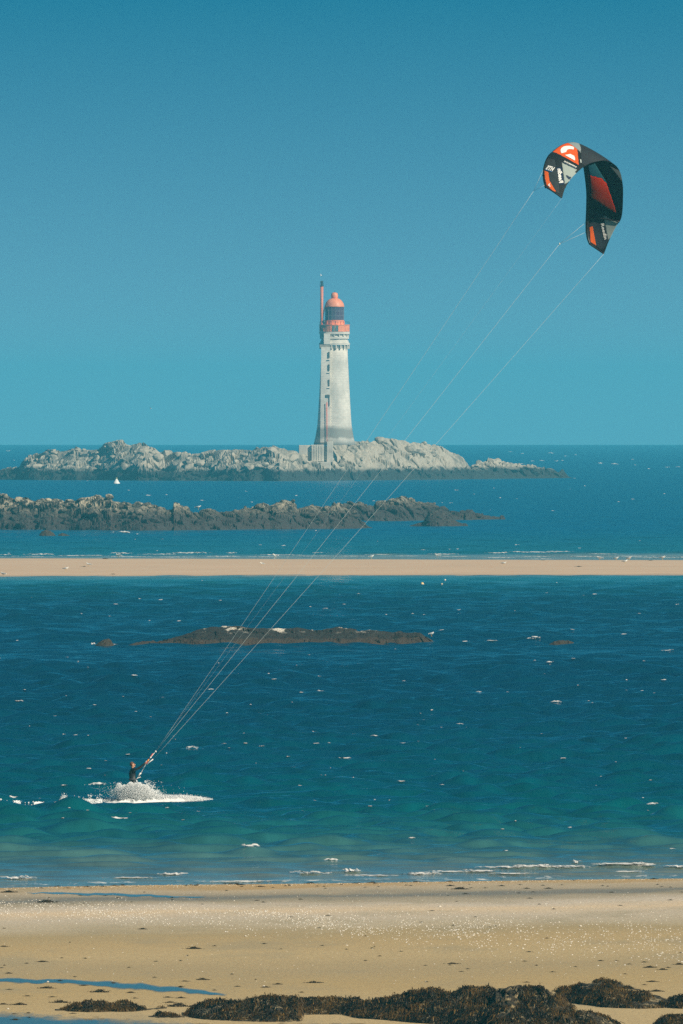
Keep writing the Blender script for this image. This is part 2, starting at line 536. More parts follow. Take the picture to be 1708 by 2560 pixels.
# ------------------------------------------------------------------ sea
def build_sea():
    rows = [np.arange(585, 950, 0.42), np.arange(950, 1240, 0.6), np.arange(1240, 1730, 1.2), np.arange(1730, 1935, 6.0), np.arange(1935, 2700, 2.2),
            np.arange(2700, 4400, 4.0)]
    far = []
    d = 4400.0
    while d < 18000:
        far.append(d); d *= 1.012
    D = np.concatenate(rows + [np.array(far + [18000.0])])
    fine = np.linspace(-0.0265, 0.0265, 200)
    side = np.array([-0.26, -0.2, -0.15, -0.11, -0.08, -0.06, -0.048, -0.04, -0.035])
    A = np.concatenate([side, fine, -side[::-1]])
    dd, aa = np.meshgrid(D, A, indexing='ij')
    X = dd * np.tan(aa); Y = dd.copy()
    cell = np.maximum(np.gradient(D)[:, None] * np.ones_like(aa), np.gradient(A)[None, :] * dd)
    Z = wave_z(X, Y, cell) + cz(dd)
    bar = (dd > 1730) & (dd < 1935)
    Z = np.where(bar, cz(dd) - 0.02, Z)
    V = np.stack([X, Y, Z], -1).reshape(-1, 3)
    o = grid_mesh('sea', V, len(D), len(A), M['sea'])
    tag(o, 'wind-ruffled blue-green sea between the beach and the horizon', 'sea', kind='structure')
    return o
sea = build_sea()

# ------------------------------------------------------------------ beach and sandbar
def beach_z(x, d):
    x = np.asarray(x, float); d = np.asarray(d, float)
    s = shore_d(x) - d
    z = np.where(s > 0, 0.0042 * s, 0.02 * s)
    z = z + 0.05 * np.exp(-((s - 1.5) / 1.6) ** 2)
    z = z + 0.03 * (fbm(x * 0.15, d * 0.04, 21, 3) - 0.5) * np.clip(s / 10, 0, 1)
    rise = np.clip((250 - d) / 250, 0, 1.2)
    return z + 15.5 * np.minimum(rise, 1.0) ** 1.4

def bz(x, d):
    return float(beach_z(np.array([x]), np.array([d]))[0])

def beach_hit(px, py):
    d = dist(py)
    for _ in range(12):
        x = (px - CX) / F * d
        d = (CAMH - bz(x, d)) / ((py - HY) / F)
    x = (px - CX) / F * d
    return Vector((x, d, bz(x, d)))

def beach_hits(px, py):
    px = np.asarray(px, float); py = np.asarray(py, float)
    d = CAMH / ((py - HY) / F)
    for _ in range(8):
        d = (CAMH - beach_z((px - CX) / F * d, d)) / ((py - HY) / F)
    x = (px - CX) / F * d
    return np.stack([x, d, beach_z(x, d)], -1)

def build_beach():
    D = np.concatenate([np.arange(-120, 440, 20.0), np.arange(440, 632, 0.6)])
    A = np.concatenate([np.array([-130, -100, -75, -55, -40, -30, -25, -21]), np.linspace(-18, 18, 110), np.array([21, 25, 30, 40, 55, 75, 100, 130])])
    dd, xx = np.meshgrid(D, A, indexing='ij')
    V = np.stack([xx, dd, beach_z(xx, dd)], -1).reshape(-1, 3)
    o = grid_mesh('beach', V, len(D), len(A), M['sand'])
    tag(o, 'tan sandy beach with a pale shell band', 'beach', kind='structure')
    return o
beach = build_beach()

def build_bar():
    n = 40
    A = np.concatenate([[-0.26, -0.12, -0.06, -0.035], np.linspace(-0.028, 0.028, 140), [0.035, 0.06, 0.12, 0.26]])
    T = np.linspace(0, 1, n)
    front = dist(1440.5) ; back = dist(1397.0)
    V = []
    for t in T:
        for a in A:
            px = CX + a * F
            f = dist(np.interp(px, [-2000, 0, 1708, 4000], [1443, 1441.5, 1437.5, 1435])) + 1.6 * (float(vnoise(a * 700, 1.0, 4)) - 0.5)
            b_ = dist(np.interp(px, [-2000, 0, 1708, 4000], [1394, 1396, 1401, 1403])) + 3.0 * (float(vnoise(a * 500, 9.0, 4)) - 0.5)
            d = f - 14 + (b_ - f + 24) * t
            s = (d - f) / (b_ - f)
            if s < 0: h = 0.30 * s * 2
            elif s > 1: h = -1.2 * (s - 1)
            else: h = 0.16 * min(1, s / 0.10) ** 0.7 + 0.06 * min(1, s / 0.5) - 0.19 * max(0, (s - 0.80) / 0.2) ** 1.5
            h += 0.012 * (float(vnoise(a * 900, t * 9, 8)) - 0.5)
            V.append((d * math.tan(a), d, cz(d) + h))
    o = grid_mesh('sandbar', np.array(V), n, len(A), M['bar'])
    tag(o, 'long flat strip of bare pink-beige sand rising from the sea', 'sandbar', kind='structure')
build_bar()

# shallow pools left on the sand
def pool_mat():
    m, nt, b = new_mat('pool_water')
    b.inputs['Base Color'].default_value = (0.10, 0.10, 0.08, 1)
    b.inputs['Roughness'].default_value = 0.03
    b.inputs['IOR'].default_value = 1.33
    g = N(nt, 'ShaderNodeNewGeometry')
    n1 = noise(nt, scaled(nt, g.outputs['Position'], (3, 1.2, 0)), 1.0, 4)
    bp = N(nt, 'ShaderNodeBump'); bp.inputs['Strength'].default_value = 0.05; bp.inputs['Distance'].default_value = 0.004
    nt.links.new(n1, bp.inputs['Height']); nt.links.new(bp.outputs['Normal'], b.inputs['Normal'])
    at = N(nt, 'ShaderNodeAttribute'); at.attribute_name = 'edge'
    n2 = noise(nt, scaled(nt, g.outputs['Position'], (1.6, 0.25, 0)), 1.0, 5, 0.65)
    a = math_node(nt, 'ADD', math_node(nt, 'MULTIPLY', at.outputs['Fac'], 0.9), math_node(nt, 'SUBTRACT', n2, 0.62))
    tr = N(nt, 'ShaderNodeBsdfTransparent'); mx = N(nt, 'ShaderNodeMixShader')
    nt.links.new(maprange(nt, a, 0.0, 0.40, 0, 0.78), mx.inputs['Fac'])
    nt.links.new(tr.outputs[0], mx.inputs[1]); nt.links.new(b.outputs[0], mx.inputs[2])
    nt.links.new(mx.outputs[0], nt.nodes['Material Output'].inputs['Surface'])
    return m
M['pool'] = pool_mat()
def pool(outline_top, outline_bot, seed):
    """thin sheet of water: columns between two picture curves, laid on the sand"""
    xs = np.linspace(outline_top[0][0], outline_top[-1][0], 90)
    nr = 13
    yt = np.interp(xs, *zip(*outline_top)); yb = np.interp(xs, *zip(*outline_bot))
    yt = yt + 4.0 * (vnoise(xs / 22.0, xs * 0, seed) - 0.5); yb = yb + 4.0 * (vnoise(xs / 17.0, xs * 0 + 5, seed) - 0.5)
    yb = np.maximum(yb, yt + 0.5)
    t = np.linspace(0, 1, nr)[:, None]
    PY = yb + (yt - yb) * t; PXX = np.broadcast_to(xs, PY.shape)
    V = beach_hits(PXX, PY); V[..., 2] += 0.008
    o = grid_mesh('tide_pool', V.reshape(-1, 3), nr, len(xs), M['pool'])
    e = np.minimum(np.minimum(t, 1 - t) * 2.0 * np.ones_like(PY), np.minimum(np.arange(len(xs)), np.arange(len(xs))[::-1])[None, :] / 8.0)
    at = o.data.attributes.new('edge', 'FLOAT', 'POINT')
    at.data.foreach_set('value', np.clip(e, 0, 1).astype(np.float32).ravel())
    return o
tag(pool([(-60, 2443), (150, 2447), (330, 2455), (450, 2466), (575, 2487)], [(-60, 2458), (150, 2461), (300, 2474), (420, 2484), (575, 2491)], 3),
    'long thin blue pool of water tapering across the sand', 'pool', kind='structure')
tag(pool([(-60, 2524), (60, 2525), (130, 2533), (260, 2541), (420, 2551), (560, 2556)], [(-60, 2600), (560, 2600)], 7),
    'shallow blue pool in front of the weed-covered rocks', 'pool', kind='structure')
tag(pool([(690, 2557), (850, 2554), (990, 2558)], [(690, 2600), (990, 2600)], 9),
    'sliver of blue water below the sand gap in the rocks', 'pool', kind='structure')
tag(pool([(60, 2230), (250, 2231), (420, 2238), (520, 2243)], [(60, 2234), (250, 2240), (420, 2245), (520, 2246)], 12),
    'narrow blue puddle just behind the shore ridge', 'pool', kind='structure')

# ------------------------------------------------------------------ rocks
def blocks(x, y, size, seed, aspect=1.0):
    """cell noise: returns per-point (random value, tilt term, border distance)"""
    r = np.random.default_rng(seed)
    x0, x1, y0, y1 = x.min() - size, x.max() + size, y.min() - size, y.max() + size
    sx, sy = size, size * aspect
    gx = np.arange(x0, x1 + sx, sx); gy = np.arange(y0, y1 + sy, sy)
    jx = r.random((len(gx) + 1, len(gy) + 1)); jy = r.random(jx.shape); rv = r.random(jx.shape)
    ta = r.normal(0, 1, jx.shape); tb = r.normal(0, 1, jx.shape)
    ix = np.clip(((x - x0) / sx).astype(int), 0, len(gx) - 1); iy = np.clip(((y - y0) / sy).astype(int), 0, len(gy) - 1)
    best = np.full(x.shape, 1e9); sec = np.full(x.shape, 1e9)
    val = np.zeros(x.shape); tilt = np.zeros(x.shape)
    for a in (-1, 0, 1):
        for b in (-1, 0, 1):
            kx = np.clip(ix + a, 0, len(gx)); ky = np.clip(iy + b, 0, len(gy))
            cx_ = x0 + (kx + jx[kx, ky]) * sx; cy_ = y0 + (ky + jy[kx, ky]) * sy
            dx = (x - cx_) / sx; dy = (y - cy_) / sy
            q = dx * dx + dy * dy
            nb = q < best
            sec = np.where(nb, best, np.minimum(sec, q))
            val = np.where(nb, rv[kx, ky], val)
            tilt = np.where(nb, dx * ta[kx, ky] + dy * tb[kx, ky], tilt)
            best = np.where(nb, q, best)
    return val, tilt, np.sqrt(sec) - np.sqrt(best)

def rock_field(name, sky, front, depth, mat, nc, nr, size=2.5, amp=0.8, ground=None, seed=1, parent=None, p=0.6, tr=0.5, sink=0.8, smooth=False, lump=0.0, front_noise=0.25):
    """rock mass whose crest follows a skyline, with a broken blocky face towards the viewer"""
    xs = [a for a, b in sky]; ys = [b for a, b in sky]
    pxs = np.linspace(xs[0], xs[-1], nc); t = np.linspace(0, 1, nr)
    sk = np.interp(pxs, xs, ys)
    PX, T = np.meshgrid(pxs, t)
    SK = np.broadcast_to(sk, PX.shape)
    df = np.array([front(v) if callable(front) else front for v in pxs]); df = np.broadcast_to(df, PX.shape)
    dr = df + depth * tr
    gr0 = (lambda x, d: cz(d)) if ground is None else ground
    Hr = CAMH - (SK - HY) / F * dr - gr0((PX - CX) / F * dr, dr)
    Hr = np.maximum(Hr, 0.02)
    hm = Hr.max()
    dep_scale = np.clip(Hr / hm, 0.12, 1) ** 0.5
    d = dr + (T - tr) * depth * dep_scale
    x = (PX - CX) / F * d
    wob = (fbm(x / (size * 3), d * 0.0 + seed, seed, 3) - 0.5) * depth * front_noise
    d = d + wob * (1 - np.clip(T / tr, 0, 1))
    tt = np.clip(T / tr, 0, 1)
    fprof = np.where(T <= tr, tt ** p, 1 - (np.maximum(T - tr, 0) / (1 - tr)) ** 1.6 * 1.0)
    # large uneven ledges on the way up
    led = fbm(x / (size * 4), d / (size * 4), seed + 31, 4)
    fprof = fprof * (1 - 0.35 * (1 - tt) * (led - 0.3))
    h = Hr * fprof
    env = np.clip(h / (amp * 1.5), 0, 1)
    v1, t1, e1 = blocks(x + 3 * led, d + 0.6 * h, size, seed)
    v2, t2, e2 = blocks(x, d + 0.6 * h, size * 0.42, seed + 5)
    crest = 1 - 0.55 * np.exp(-((T - tr) / 0.08) ** 2)
    v0, t0, e0 = blocks(x - 2 * led, d + 0.5 * h, size * 2.9, seed + 9)
    rough_ = np.clip(fbm(x / (size * 5), d / (size * 5) + h / size, seed + 41, 2) * 2.6 - 0.55, 0.12, 1.25)
    v2 = 0.6 + (v2 - 0.6) * rough_; t2 = t2 * rough_; v1 = 0.75 + (v1 - 0.75) * (0.45 + 0.55 * rough_); t1 = t1 * (0.4 + 0.6 * rough_)
    disp = 0.9 * (v0 - 0.8) + 0.25 * t0 + (v1 - 0.75) * 1.0 + 0.28 * t1 + 0.45 * ((v2 - 0.6) + 0.3 * t2) - 0.5 * np.exp(-(e1 / 0.10) ** 2)
    if lump > 0:
        disp = disp * (1 - lump) + lump * ((fbm(x / size * 1.3, d / size * 0.7, seed + 3, 4) - 0.55) * 2.4)
    h = h + amp * disp * env * crest
    d = d - (v1 - 0.5) * size * 0.5 * env * (1 - lump)
    h = h - sink * (np.exp(-(T / 0.03) ** 2) + np.exp(-((1 - T) / 0.05) ** 2))
    x = (PX - CX) / F * d
    z = gr0(x, d) + h
    V = np.stack([x, d, z], -1).reshape(-1, 3)
    o = grid_mesh(name, V, nr, nc, mat, parent, smooth)
    return o, V.reshape(nr, nc, 3)

def boulder_mesh(seed):
    r = random.Random(seed)
    bm = bmesh.new()
    bmesh.ops.create_icosphere(bm, subdivisions=2, radius=1.0)
    pl = [(Vector((r.gauss(0, 1), r.gauss(0, 1), r.gauss(0, 1))).normalized(), 0.55 + 0.3 * r.random()) for _ in range(9)]
    for v in bm.verts:
        for n_, k in pl:
            q = v.co.dot(n_)
            if q > k: v.co -= n_ * (q - k)
    me = bpy.data.meshes.new('boulder')
    bm.to_mesh(me); bm.free()
    return me
BOULD = [boulder_mesh(i) for i in range(6)]

def scatter_boulders(parent, V, n, size, mat, seed, rowlo=0.12, rowhi=0.5):
    r = random.Random(seed)
    nr, nc, _ = V.shape
    cache = {}
    for k in range(n):
        i = int(nr * (rowlo + (rowhi - rowlo) * r.random())); j = int(nc * (0.03 + 0.94 * r.random()))
        p = Vector(V[i, j])
        if p.z - cz(p.y) < 0.6: continue
        b = r.randrange(6)
        key = (b, mat.name)
        if key not in cache:
            me = BOULD[b].copy(); me.materials.append(mat); cache[key] = me
        o = link('boulder', cache[key], None, parent)
        s = size * (0.45 + 1.0 * r.random() ** 2)
        o.location = p + Vector((0, 0, s * 0.1))
        o.scale = (s * (0.9 + 0.6 * r.random()), s, s * (0.55 + 0.3 * r.random()))
        o.rotation_euler = (r.uniform(-.3, .3), r.uniform(-.3, .3), r.uniform(0, 6.28))

GR = (0.44, 0.385, 0.30)
far_sky = [(-60, 1182), (-20, 1175), (0, 1170), (25, 1161), (48, 1157), (56, 1143), (62, 1138), (85, 1130), (140, 1123), (165, 1120), (190, 1116), (205, 1122), (245, 1122), (254, 1114),
           (262, 1108), (285, 1101), (312, 1104), (325, 1107), (345, 1101), (362, 1104), (385, 1116), (398, 1126), (440, 1123), (452, 1122), (470, 1131), (510, 1131), (550, 1123),
           (580, 1122), (620, 1124), (660, 1117), (690, 1118), (720, 1123), (733, 1128), (750, 1130), (790, 1118), (815, 1106), (830, 1102), (860, 1098), (885, 1097), (900, 1100), (945, 1098), (955, 1092), (970, 1089), (990, 1093),
           (1010, 1101), (1030, 1100), (1045, 1099), (1070, 1103), (1095, 1108), (1110, 1118), (1130, 1128), (1155, 1135), (1166, 1147), (1176, 1160), (1195, 1156), (1215, 1146),
           (1225, 1141), (1240, 1145), (1270, 1146), (1285, 1153), (1310, 1160), (1320, 1158), (1345, 1162), (1362, 1164), (1366, 1178), (1390, 1183), (1400, 1179), (1408, 1172), (1415, 1182), (1422, 1191), (1434, 1197)]
D_LH = 4215.0
zf = cz(D_LH)
M['rock_far'] = rock_material('granite_island', zf + 2.9, 1.5, GR, (0.17, 0.16, 0.13), (0.022, 0.026, 0.024), 0.55, 0.20)
M['rock_mid'] = rock_material('granite_skerry', cz(2400) + 2.5, 2.6, (0.52, 0.44, 0.31), (0.045, 0.040, 0.034), (0.034, 0.027, 0.025), 0.47, 0.75)
M['rock_near'] = rock_material('weedy_rock', 0.45, 0.25, (0.030, 0.022, 0.016), (0.018, 0.014, 0.012), (0.040, 0.024, 0.014), 0.5, 1.4, guano=(0.80, 1.02))
M['boulder_weed'] = rock_material('dark_boulder', 50, 0.2, (0.04, 0.028, 0.018), (0.02, 0.016, 0.012), (0.040, 0.026, 0.015), 0.5, 1.2)

o, Vf = rock_field('rocky_island', far_sky, lambda px: dist(np.interp(px, [-60, 700, 1434], [1199.5, 1203, 1195.5])), 52, M['rock_far'], 720, 90, size=3.4, amp=1.7, seed=4, p=0.72)
tag(o, 'long pale granite island with a dark weed line, carrying the lighthouse', 'island', kind='structure')
scatter_boulders(o, Vf, 170, 1.3, M['rock_far'], 5)

sk_sky = [(-60, 1246), (-30, 1242), (0, 1237), (10, 1234), (25, 1240), (45, 1244), (65, 1240), (85, 1247), (115, 1246), (135, 1243), (150, 1246), (165, 1250), (190, 1249), (200, 1243), (225, 1241), (235, 1236),
          (250, 1233), (265, 1234), (277, 1233), (282, 1243), (300, 1251), (330, 1254), (350, 1252), (370, 1258), (390, 1264), (408, 1269), (420, 1273), (432, 1272), (435, 1257), (457, 1255), (462, 1262), (473, 1262),
          (477, 1272), (495, 1275), (520, 1272), (540, 1273), (560, 1276), (590, 1272), (610, 1268), (625, 1272), (645, 1262), (660, 1258), (675, 1265), (690, 1258), (710, 1253), (730, 1252), (742, 1262), (752, 1264),
          (770, 1258), (780, 1257), (795, 1262), (825, 1263), (835, 1256), (845, 1256), (862, 1266), (885, 1285), (905, 1305), (925, 1317), (938, 1321)]
D_SK = dist(1325.5)
o, Vs = rock_field('rocky_skerry', sk_sky, lambda px: dist(np.interp(px, [-60, 0, 400, 938], [1324.5, 1325, 1327, 1322])), 30, M['rock_mid'], 620, 80, size=2.0, amp=1.0, seed=14, p=0.62)
tag(o, 'low dark skerry of broken rock with pale boulder tops, between sandbar and island', 'skerry', kind='structure')
scatter_boulders(o, Vs, 170, 0.62, M['rock_mid'], 6)
back_sky = [(815, 1300), (835, 1262), (850, 1256), (875, 1254), (900, 1256), (920, 1258), (935, 1256), (940, 1250), (965, 1247), (980, 1243), (995, 1239), (1003, 1236), (1012, 1238), (1020, 1246), (1036, 1245), (1040, 1254), (1065, 1254),
            (1070, 1253), (1088, 1255), (1091, 1264), (1110, 1265), (1122, 1274), (1135, 1277), (1160, 1283), (1165, 1275), (1180, 1268), (1188, 1277), (1205, 1280), (1210, 1287), (1240, 1290), (1248, 1292),
            (1252, 1287), (1260, 1288), (1264, 1298)]
o, Vb = rock_field('rocky_skerry', back_sky, lambda px: dist(np.interp(px, [815, 1264], [1305, 1299.5])), 26, M['rock_mid'], 420, 90, size=2.0, amp=0.9, seed=24, p=0.62)
tag(o, 'dark rocky skerry end tapering to low weedy ledges', 'skerry', kind='structure')
scatter_boulders(o, Vb, 60, 0.6, M['rock_mid'], 8)
ton_sky = [(1024, 1314), (1040, 1309), (1058, 1304), (1066, 1290), (1075, 1280), (1090, 1276), (1105, 1277), (1120, 1286), (1132, 1296), (1142, 1303), (1155, 1309), (1166, 1309), (1172, 1315)]
o, Vt = rock_field('rocky_ledge', ton_sky, lambda px: dist(1317), 14, M['rock_mid'], 150, 50, size=1.5, amp=0.6, seed=34, p=0.6)
tag(o, 'small weedy rock ledge with pale top in front of the skerry end', 'rock', kind='structure')

mid_sky = [(312, 1617), (320, 1613), (330, 1607), (355, 1601), (385, 1603), (410, 1600), (430, 1596), (450, 1590), (475, 1581), (490, 1574), (510, 1570), (530, 1566), (560, 1564), (600, 1563), (625, 1567), (660, 1569), (700, 1571),
           (720, 1570), (745, 1567), (770, 1571), (785, 1573), (810, 1573), (835, 1568), (870, 1568), (890, 1571), (895, 1577), (915, 1576), (925, 1574), (960, 1577), (985, 1580), (1000, 1574), (1015, 1580), (1050, 1580), (1065, 1590),
           (1082, 1601), (1087, 1608), (1120, 1610), (1130, 1614)]
o, _ = rock_field('reef_rock', mid_sky, lambda px: dist(np.interp(px, [312, 1130], [1619, 1614.5])), 11, M['rock_near'], 420, 60, size=0.8, amp=0.24, seed=44, p=0.42, sink=0.4, lump=0.35, front_noise=0.1)
tag(o, 'long low brown weedy rock with white bird-stained top in the open water', 'rock')
o, _ = rock_field('reef_rock', [(232, 1619), (242, 1610), (252, 1601), (262, 1596), (270, 1595), (278, 1599), (284, 1610), (288, 1618)], dist(1620), 4, M['boulder_weed'], 70, 40, size=0.5, amp=0.2, seed=54, lump=0.7, front_noise=0.1)
tag(o, 'small round brown rock in the water beside the long low rock', 'rock')
o, _ = rock_field('reef_rock', [(1352, 1615), (1372, 1610), (1385, 1602), (1400, 1600), (1420, 1601), (1434, 1604), (1440, 1614)], dist(1617), 4, M['boulder_weed'], 80, 40, size=0.5, amp=0.2, seed=64, lump=0.7, front_noise=0.1)
tag(o, 'flat reddish-brown rock alone to the right of the long low rock', 'rock')
for sk, py, s, lab in (([(1270, 1612.5), (1283, 1609), (1300, 1612.5)], 1614, 71, 'tiny weedy rock tip awash beside the flat reddish rock'),
                       ([(1168, 1614), (1178, 1610.5), (1190, 1613), (1200, 1614)], 1615, 72, 'tiny dark rock tip awash off the end of the long low rock'),
                       ([(868, 1632), (885, 1630), (905, 1631), (915, 1633)], 1634, 73, 'dark weedy rock barely breaking the surface in front of the long low rock'),
                       ([(98, 1337), (105, 1328), (115, 1324), (125, 1326), (134, 1332), (139, 1338)], 1340, 74, 'dark hump of rock standing just off the low skerry'),
                       ([(145, 1337), (155, 1332), (165, 1335), (174, 1338)], 1340, 75, 'very small dark rock beside the hump off the skerry'),
                       ([(305, 1331), (315, 1328), (325, 1331)], 1333, 76, 'small dark rock with a wave breaking against it')):
    o, _ = rock_field('reef_rock', sk, dist(py), 3, M['boulder_weed'], 40, 26, size=0.5, amp=0.12, seed=s, lump=0.6, front_noise=0.1)
    tag(o, lab, 'rock')

# ------------------------------------------------------------------ lighthouse
def lighthouse():
    S = D_LH / F                       # metres per photo pixel at the lighthouse
    ax = 836.5
    root = empty('lighthouse', P(ax, 1100, D_LH))
    z0 = CAMH - (1100 - HY) * S
    root['label'] = 'tall grey stone lighthouse with coral-red lantern and red gallery'
    root['category'] = 'lighthouse'
    Z = lambda py: (1100 - py) * S     # height above the root
    R = lambda px: px * S
    # stone: courses and weather stains
    m, nt, b = new_mat('tower_stone')
    tc = N(nt, 'ShaderNodeTexCoord'); ob = tc.outputs['Object']
    sep = N(nt, 'ShaderNodeSeparateXYZ'); nt.links.new(ob, sep.inputs[0])
    n1 = noise(nt, scaled(nt, ob, (0.35, 0.35, 0.16)), 1.0, 5, 0.6)
    n2 = noise(nt, scaled(nt, ob, (0.8, 0.8, 2.4)), 1.0, 4, 0.6)
    c = mix_col(nt, maprange(nt, n1, 0.38, 0.68), (0.80, 0.74, 0.64), (0.52, 0.49, 0.43))
    c = mix_col(nt, maprange(nt, n2, 0.45, 0.7, 0, 0.4), c, (0.40, 0.38, 0.33))
    course = math_node(nt, 'FRACT', math_node(nt, 'MULTIPLY', sep.outputs['Z'], 1 / 0.62))
    c = mix_col(nt, maprange(nt, course, 0.90, 0.96, 0, 0.35), c, (0.32, 0.30, 0.26))
    zz = math_node(nt, 'ADD', sep.outputs['Z'], math_node(nt, 'MULTIPLY', math_node(nt, 'SUBTRACT', n1, 0.5), 2.0))
    band = math_node(nt, 'MULTIPLY', maprange(nt, zz, 2.8, 3.9, 1, 0), maprange(nt, zz, 0.2, 0.8, 0.35, 1))
    c = mix_col(nt, band, c, (0.26, 0.25, 0.22))
    nt.links.new(c, b.inputs['Base Color']); b.inputs['Roughness'].default_value = 0.9
    stone = m
    red = simple('coral_red_paint', (0.90, 0.29, 0.14), 0.5, 0.15, 1.2)
    dark = simple('dark_iron', (0.03, 0.05, 0.06), 0.5)
    glass, nt, b = new_mat('lantern_glass')
    b.inputs['Base Color'].default_value = (0.09, 0.05, 0.09, 1); b.inputs['Roughness'].default_value = 0.08
    open_ = simple('window_void', (0.09, 0.10, 0.10), 0.6)

    # main shaft, flared at the foot
    MB().lathe([(R(52.5), Z(1112)), (R(48.5), Z(1096)), (R(45.5), Z(1080)), (R(42.5), Z(1060)), (R(40.5), Z(1030)), (R(38), Z(985)), (R(36), Z(945)), (R(34), Z(905)), (R(32.6), Z(868))], 0, 0, 64).build('shaft', stone, root, True)
    # stair turret on the front left
    tx0, tx1 = R(803.5 - ax), R(826.5 - ax)
    yf = -R(43)
    st = MB()
    nseg = 8
    for k in range(nseg):
        a, b2 = 1106 - (1106 - 868) * k / nseg, 1106 - (1106 - 868) * (k + 1) / nseg
        st.box(tx0 - R(2.6) * (1 - k / nseg), tx1 - R(1.0) * (1 - k / nseg), yf - R(3.0) * (1 - k / nseg), 0, Z(a), Z(b2))
    turret = st.build('stair_turret', stone, root)
    for (yt, yb) in ((880, 895), (911, 927), (949, 965)):
        o = MB().box(R(821.0 - ax), R(824.2 - ax), yf - R(3.1), yf - R(1.0), Z(yb), Z(yt)).build('window', open_, turret)
        MB().box(R(818 - ax), R(825 - ax), yf - R(3.6), yf - R(1.0), Z(yb + 5.2), Z(yb + 4.4)).build('sill', stone, turret)
    MB().box(R(815 - ax), R(824.6 - ax), yf - R(4.0), yf - R(0.6), Z(993), Z(986.5)).build('door_head', open_, turret)
    MB().box(R(822.5 - ax), R(824 - ax), yf - R(3.5), yf - R(0.6), Z(1015), Z(993)).build('door_slit', open_, turret)
    # red pipe / rail with rungs at the foot of the turret
    pipe = MB().tube([(R(817.6 - ax), yf - R(7), Z(1104)), (R(817.2 - ax), yf - R(6), Z(1006))], 0.11, 8).build('ladder', simple('red_ladder_paint', (0.82, 0.11, 0.05), 0.5), root, True)
    # corbelled head
    MB().lathe([(R(32.6), Z(872)), (R(33.4), Z(866)), (R(35), Z(864))], 0, 0, 64).build('neck', stone, root, True)
    for k in range(20):
        a = 2 * math.pi * k / 20 + 0.12
        c_, s_ = math.cos(a), math.sin(a)
        bb = MB().box(-R(1.5), R(1.5), -R(38.0), -R(32), Z(872), Z(863.2))
        o = bb.build('corbel', stone, root); o.rotation_euler = (0, 0, a)
    MB().lathe([(R(34), Z(863)), (R(38.6), Z(862.5)), (R(38.6), Z(857.5)), (R(36), Z(857)), (R(34.6), Z(851)), (R(33.2), Z(850.6)), (R(33.2), Z(847.4)), (R(36.4), Z(847)),
                (R(36.4), Z(842.3)), (R(33.0), Z(841.8)), (R(33.0), Z(835.8)), (R(38.2), Z(835.2)), (R(38.6), Z(829.6)), (R(30), Z(829.4))], 0, 0, 64).build('gallery_base', stone, root, False)
    for k in range(18):
        a = 2 * math.pi * k / 18
        o = MB().box(-R(1.2), R(1.2), -R(36.8), -R(33), Z(841.9), Z(835.7)).build('dentil', stone, root); o.rotation_euler = (0, 0, a)
    # turret cap block carried through the corbelling
    MB().box(R(810 - ax), R(826 - ax), yf + R(1.2), 0, Z(861), Z(834)).build('turret_cap', stone, root)
    MB().box(R(800 - ax), R(826 - ax), yf + R(2.5), 0, Z(872), Z(861.3)).build('turret_corbel', simple('shaded_stone', (0.30, 0.28, 0.24), 0.9, 0.2, 1.0), root)  # darker colour puts the shade under the overhang into this block
    # red gallery drum
    drum = MB().lathe([(R(30), Z(829.2)), (R(37.4), Z(829.0)), (R(37.8), Z(814)), (R(38.6), Z(813)), (R(38.6), Z(811.6)), (R(34), Z(811.4))], 0, 0, 48).build('gallery', red, root, False)
    MB().box(R(831.3 - ax), R(837.6 - ax), -R(38.2), -R(36), Z(828.2), Z(814.2)).build('door_leaf', simple('grey_green_door', (0.12, 0.19, 0.19), 0.5), drum)
    MB().box(R(839.2 - ax), R(845.6 - ax), -R(38.2), -R(35.5), Z(828.2), Z(814.2)).build('door_leaf', simple('grey_green_door', (0.12, 0.19, 0.19), 0.5), drum)
    for k in range(12):
        a = 2 * math.pi * (k + 0.5) / 12
        o = MB().box(-R(0.35), R(0.35), -R(38.4), -R(37.0), Z(828.8), Z(813)).build('panel_rib', red, drum); o.rotation_euler = (0, 0, a)
    for k in range(14):
        a = 2 * math.pi * k / 14
        o = MB().tube([(R(37.6) * math.cos(a), R(37.6) * math.sin(a), Z(811.6)), (R(37.6) * math.cos(a), R(37.6) * math.sin(a), Z(805))], 0.035, 5).build('rail_post', dark, drum)
    MB().tube([(R(37.6) * math.cos(2 * math.pi * k / 40), R(37.6) * math.sin(2 * math.pi * k / 40), Z(805)) for k in range(41)], 0.035, 5, False).build('hand_rail', dark, drum)
    # lantern
    lan = MB().lathe([(R(24.2), Z(811.3)), (R(24.2), Z(802)), (R(24.8), Z(801.6)), (R(24.8), Z(800.4)), (R(22), Z(800.3))], 0, 0, 40).build('lantern_base', red, root, False)
    for k in range(12):
        a = 2 * math.pi * k / 12 + 0.2
        o = MB().box(-R(2.2), R(2.2), -R(25.6), -R(23.5), Z(810.8), Z(802.6)).build('base_panel', red, lan); o.rotation_euler = (0, 0, a)
    gl = MB().lathe([(R(23.2), Z(800.4)), (R(23.2), Z(766.8))], 0, 0, 32).build('glazing', glass, root, False)
    lightbar = simple('glazing_bar_paint', (0.22, 0.20, 0.24), 0.5)
    for k in range(16):
        a = 2 * math.pi * k / 16 + 0.1
        MB().tube([(R(23.5) * math.cos(a), R(23.5) * math.sin(a), Z(800.5)), (R(23.5) * math.cos(a), R(23.5) * math.sin(a), Z(766.5))], 0.055, 5).build('glazing_bar', lightbar, gl)
    for py in (778, 789):
        MB().tube([(R(23.5) * math.cos(2 * math.pi * k / 40), R(23.5) * math.sin(2 * math.pi * k / 40), Z(py)) for k in range(41)], 0.045, 5, False).build('glazing_ring', lightbar, gl)
    prof = [(R(24.6), Z(767.6)), (R(24.6), Z(765.8))]
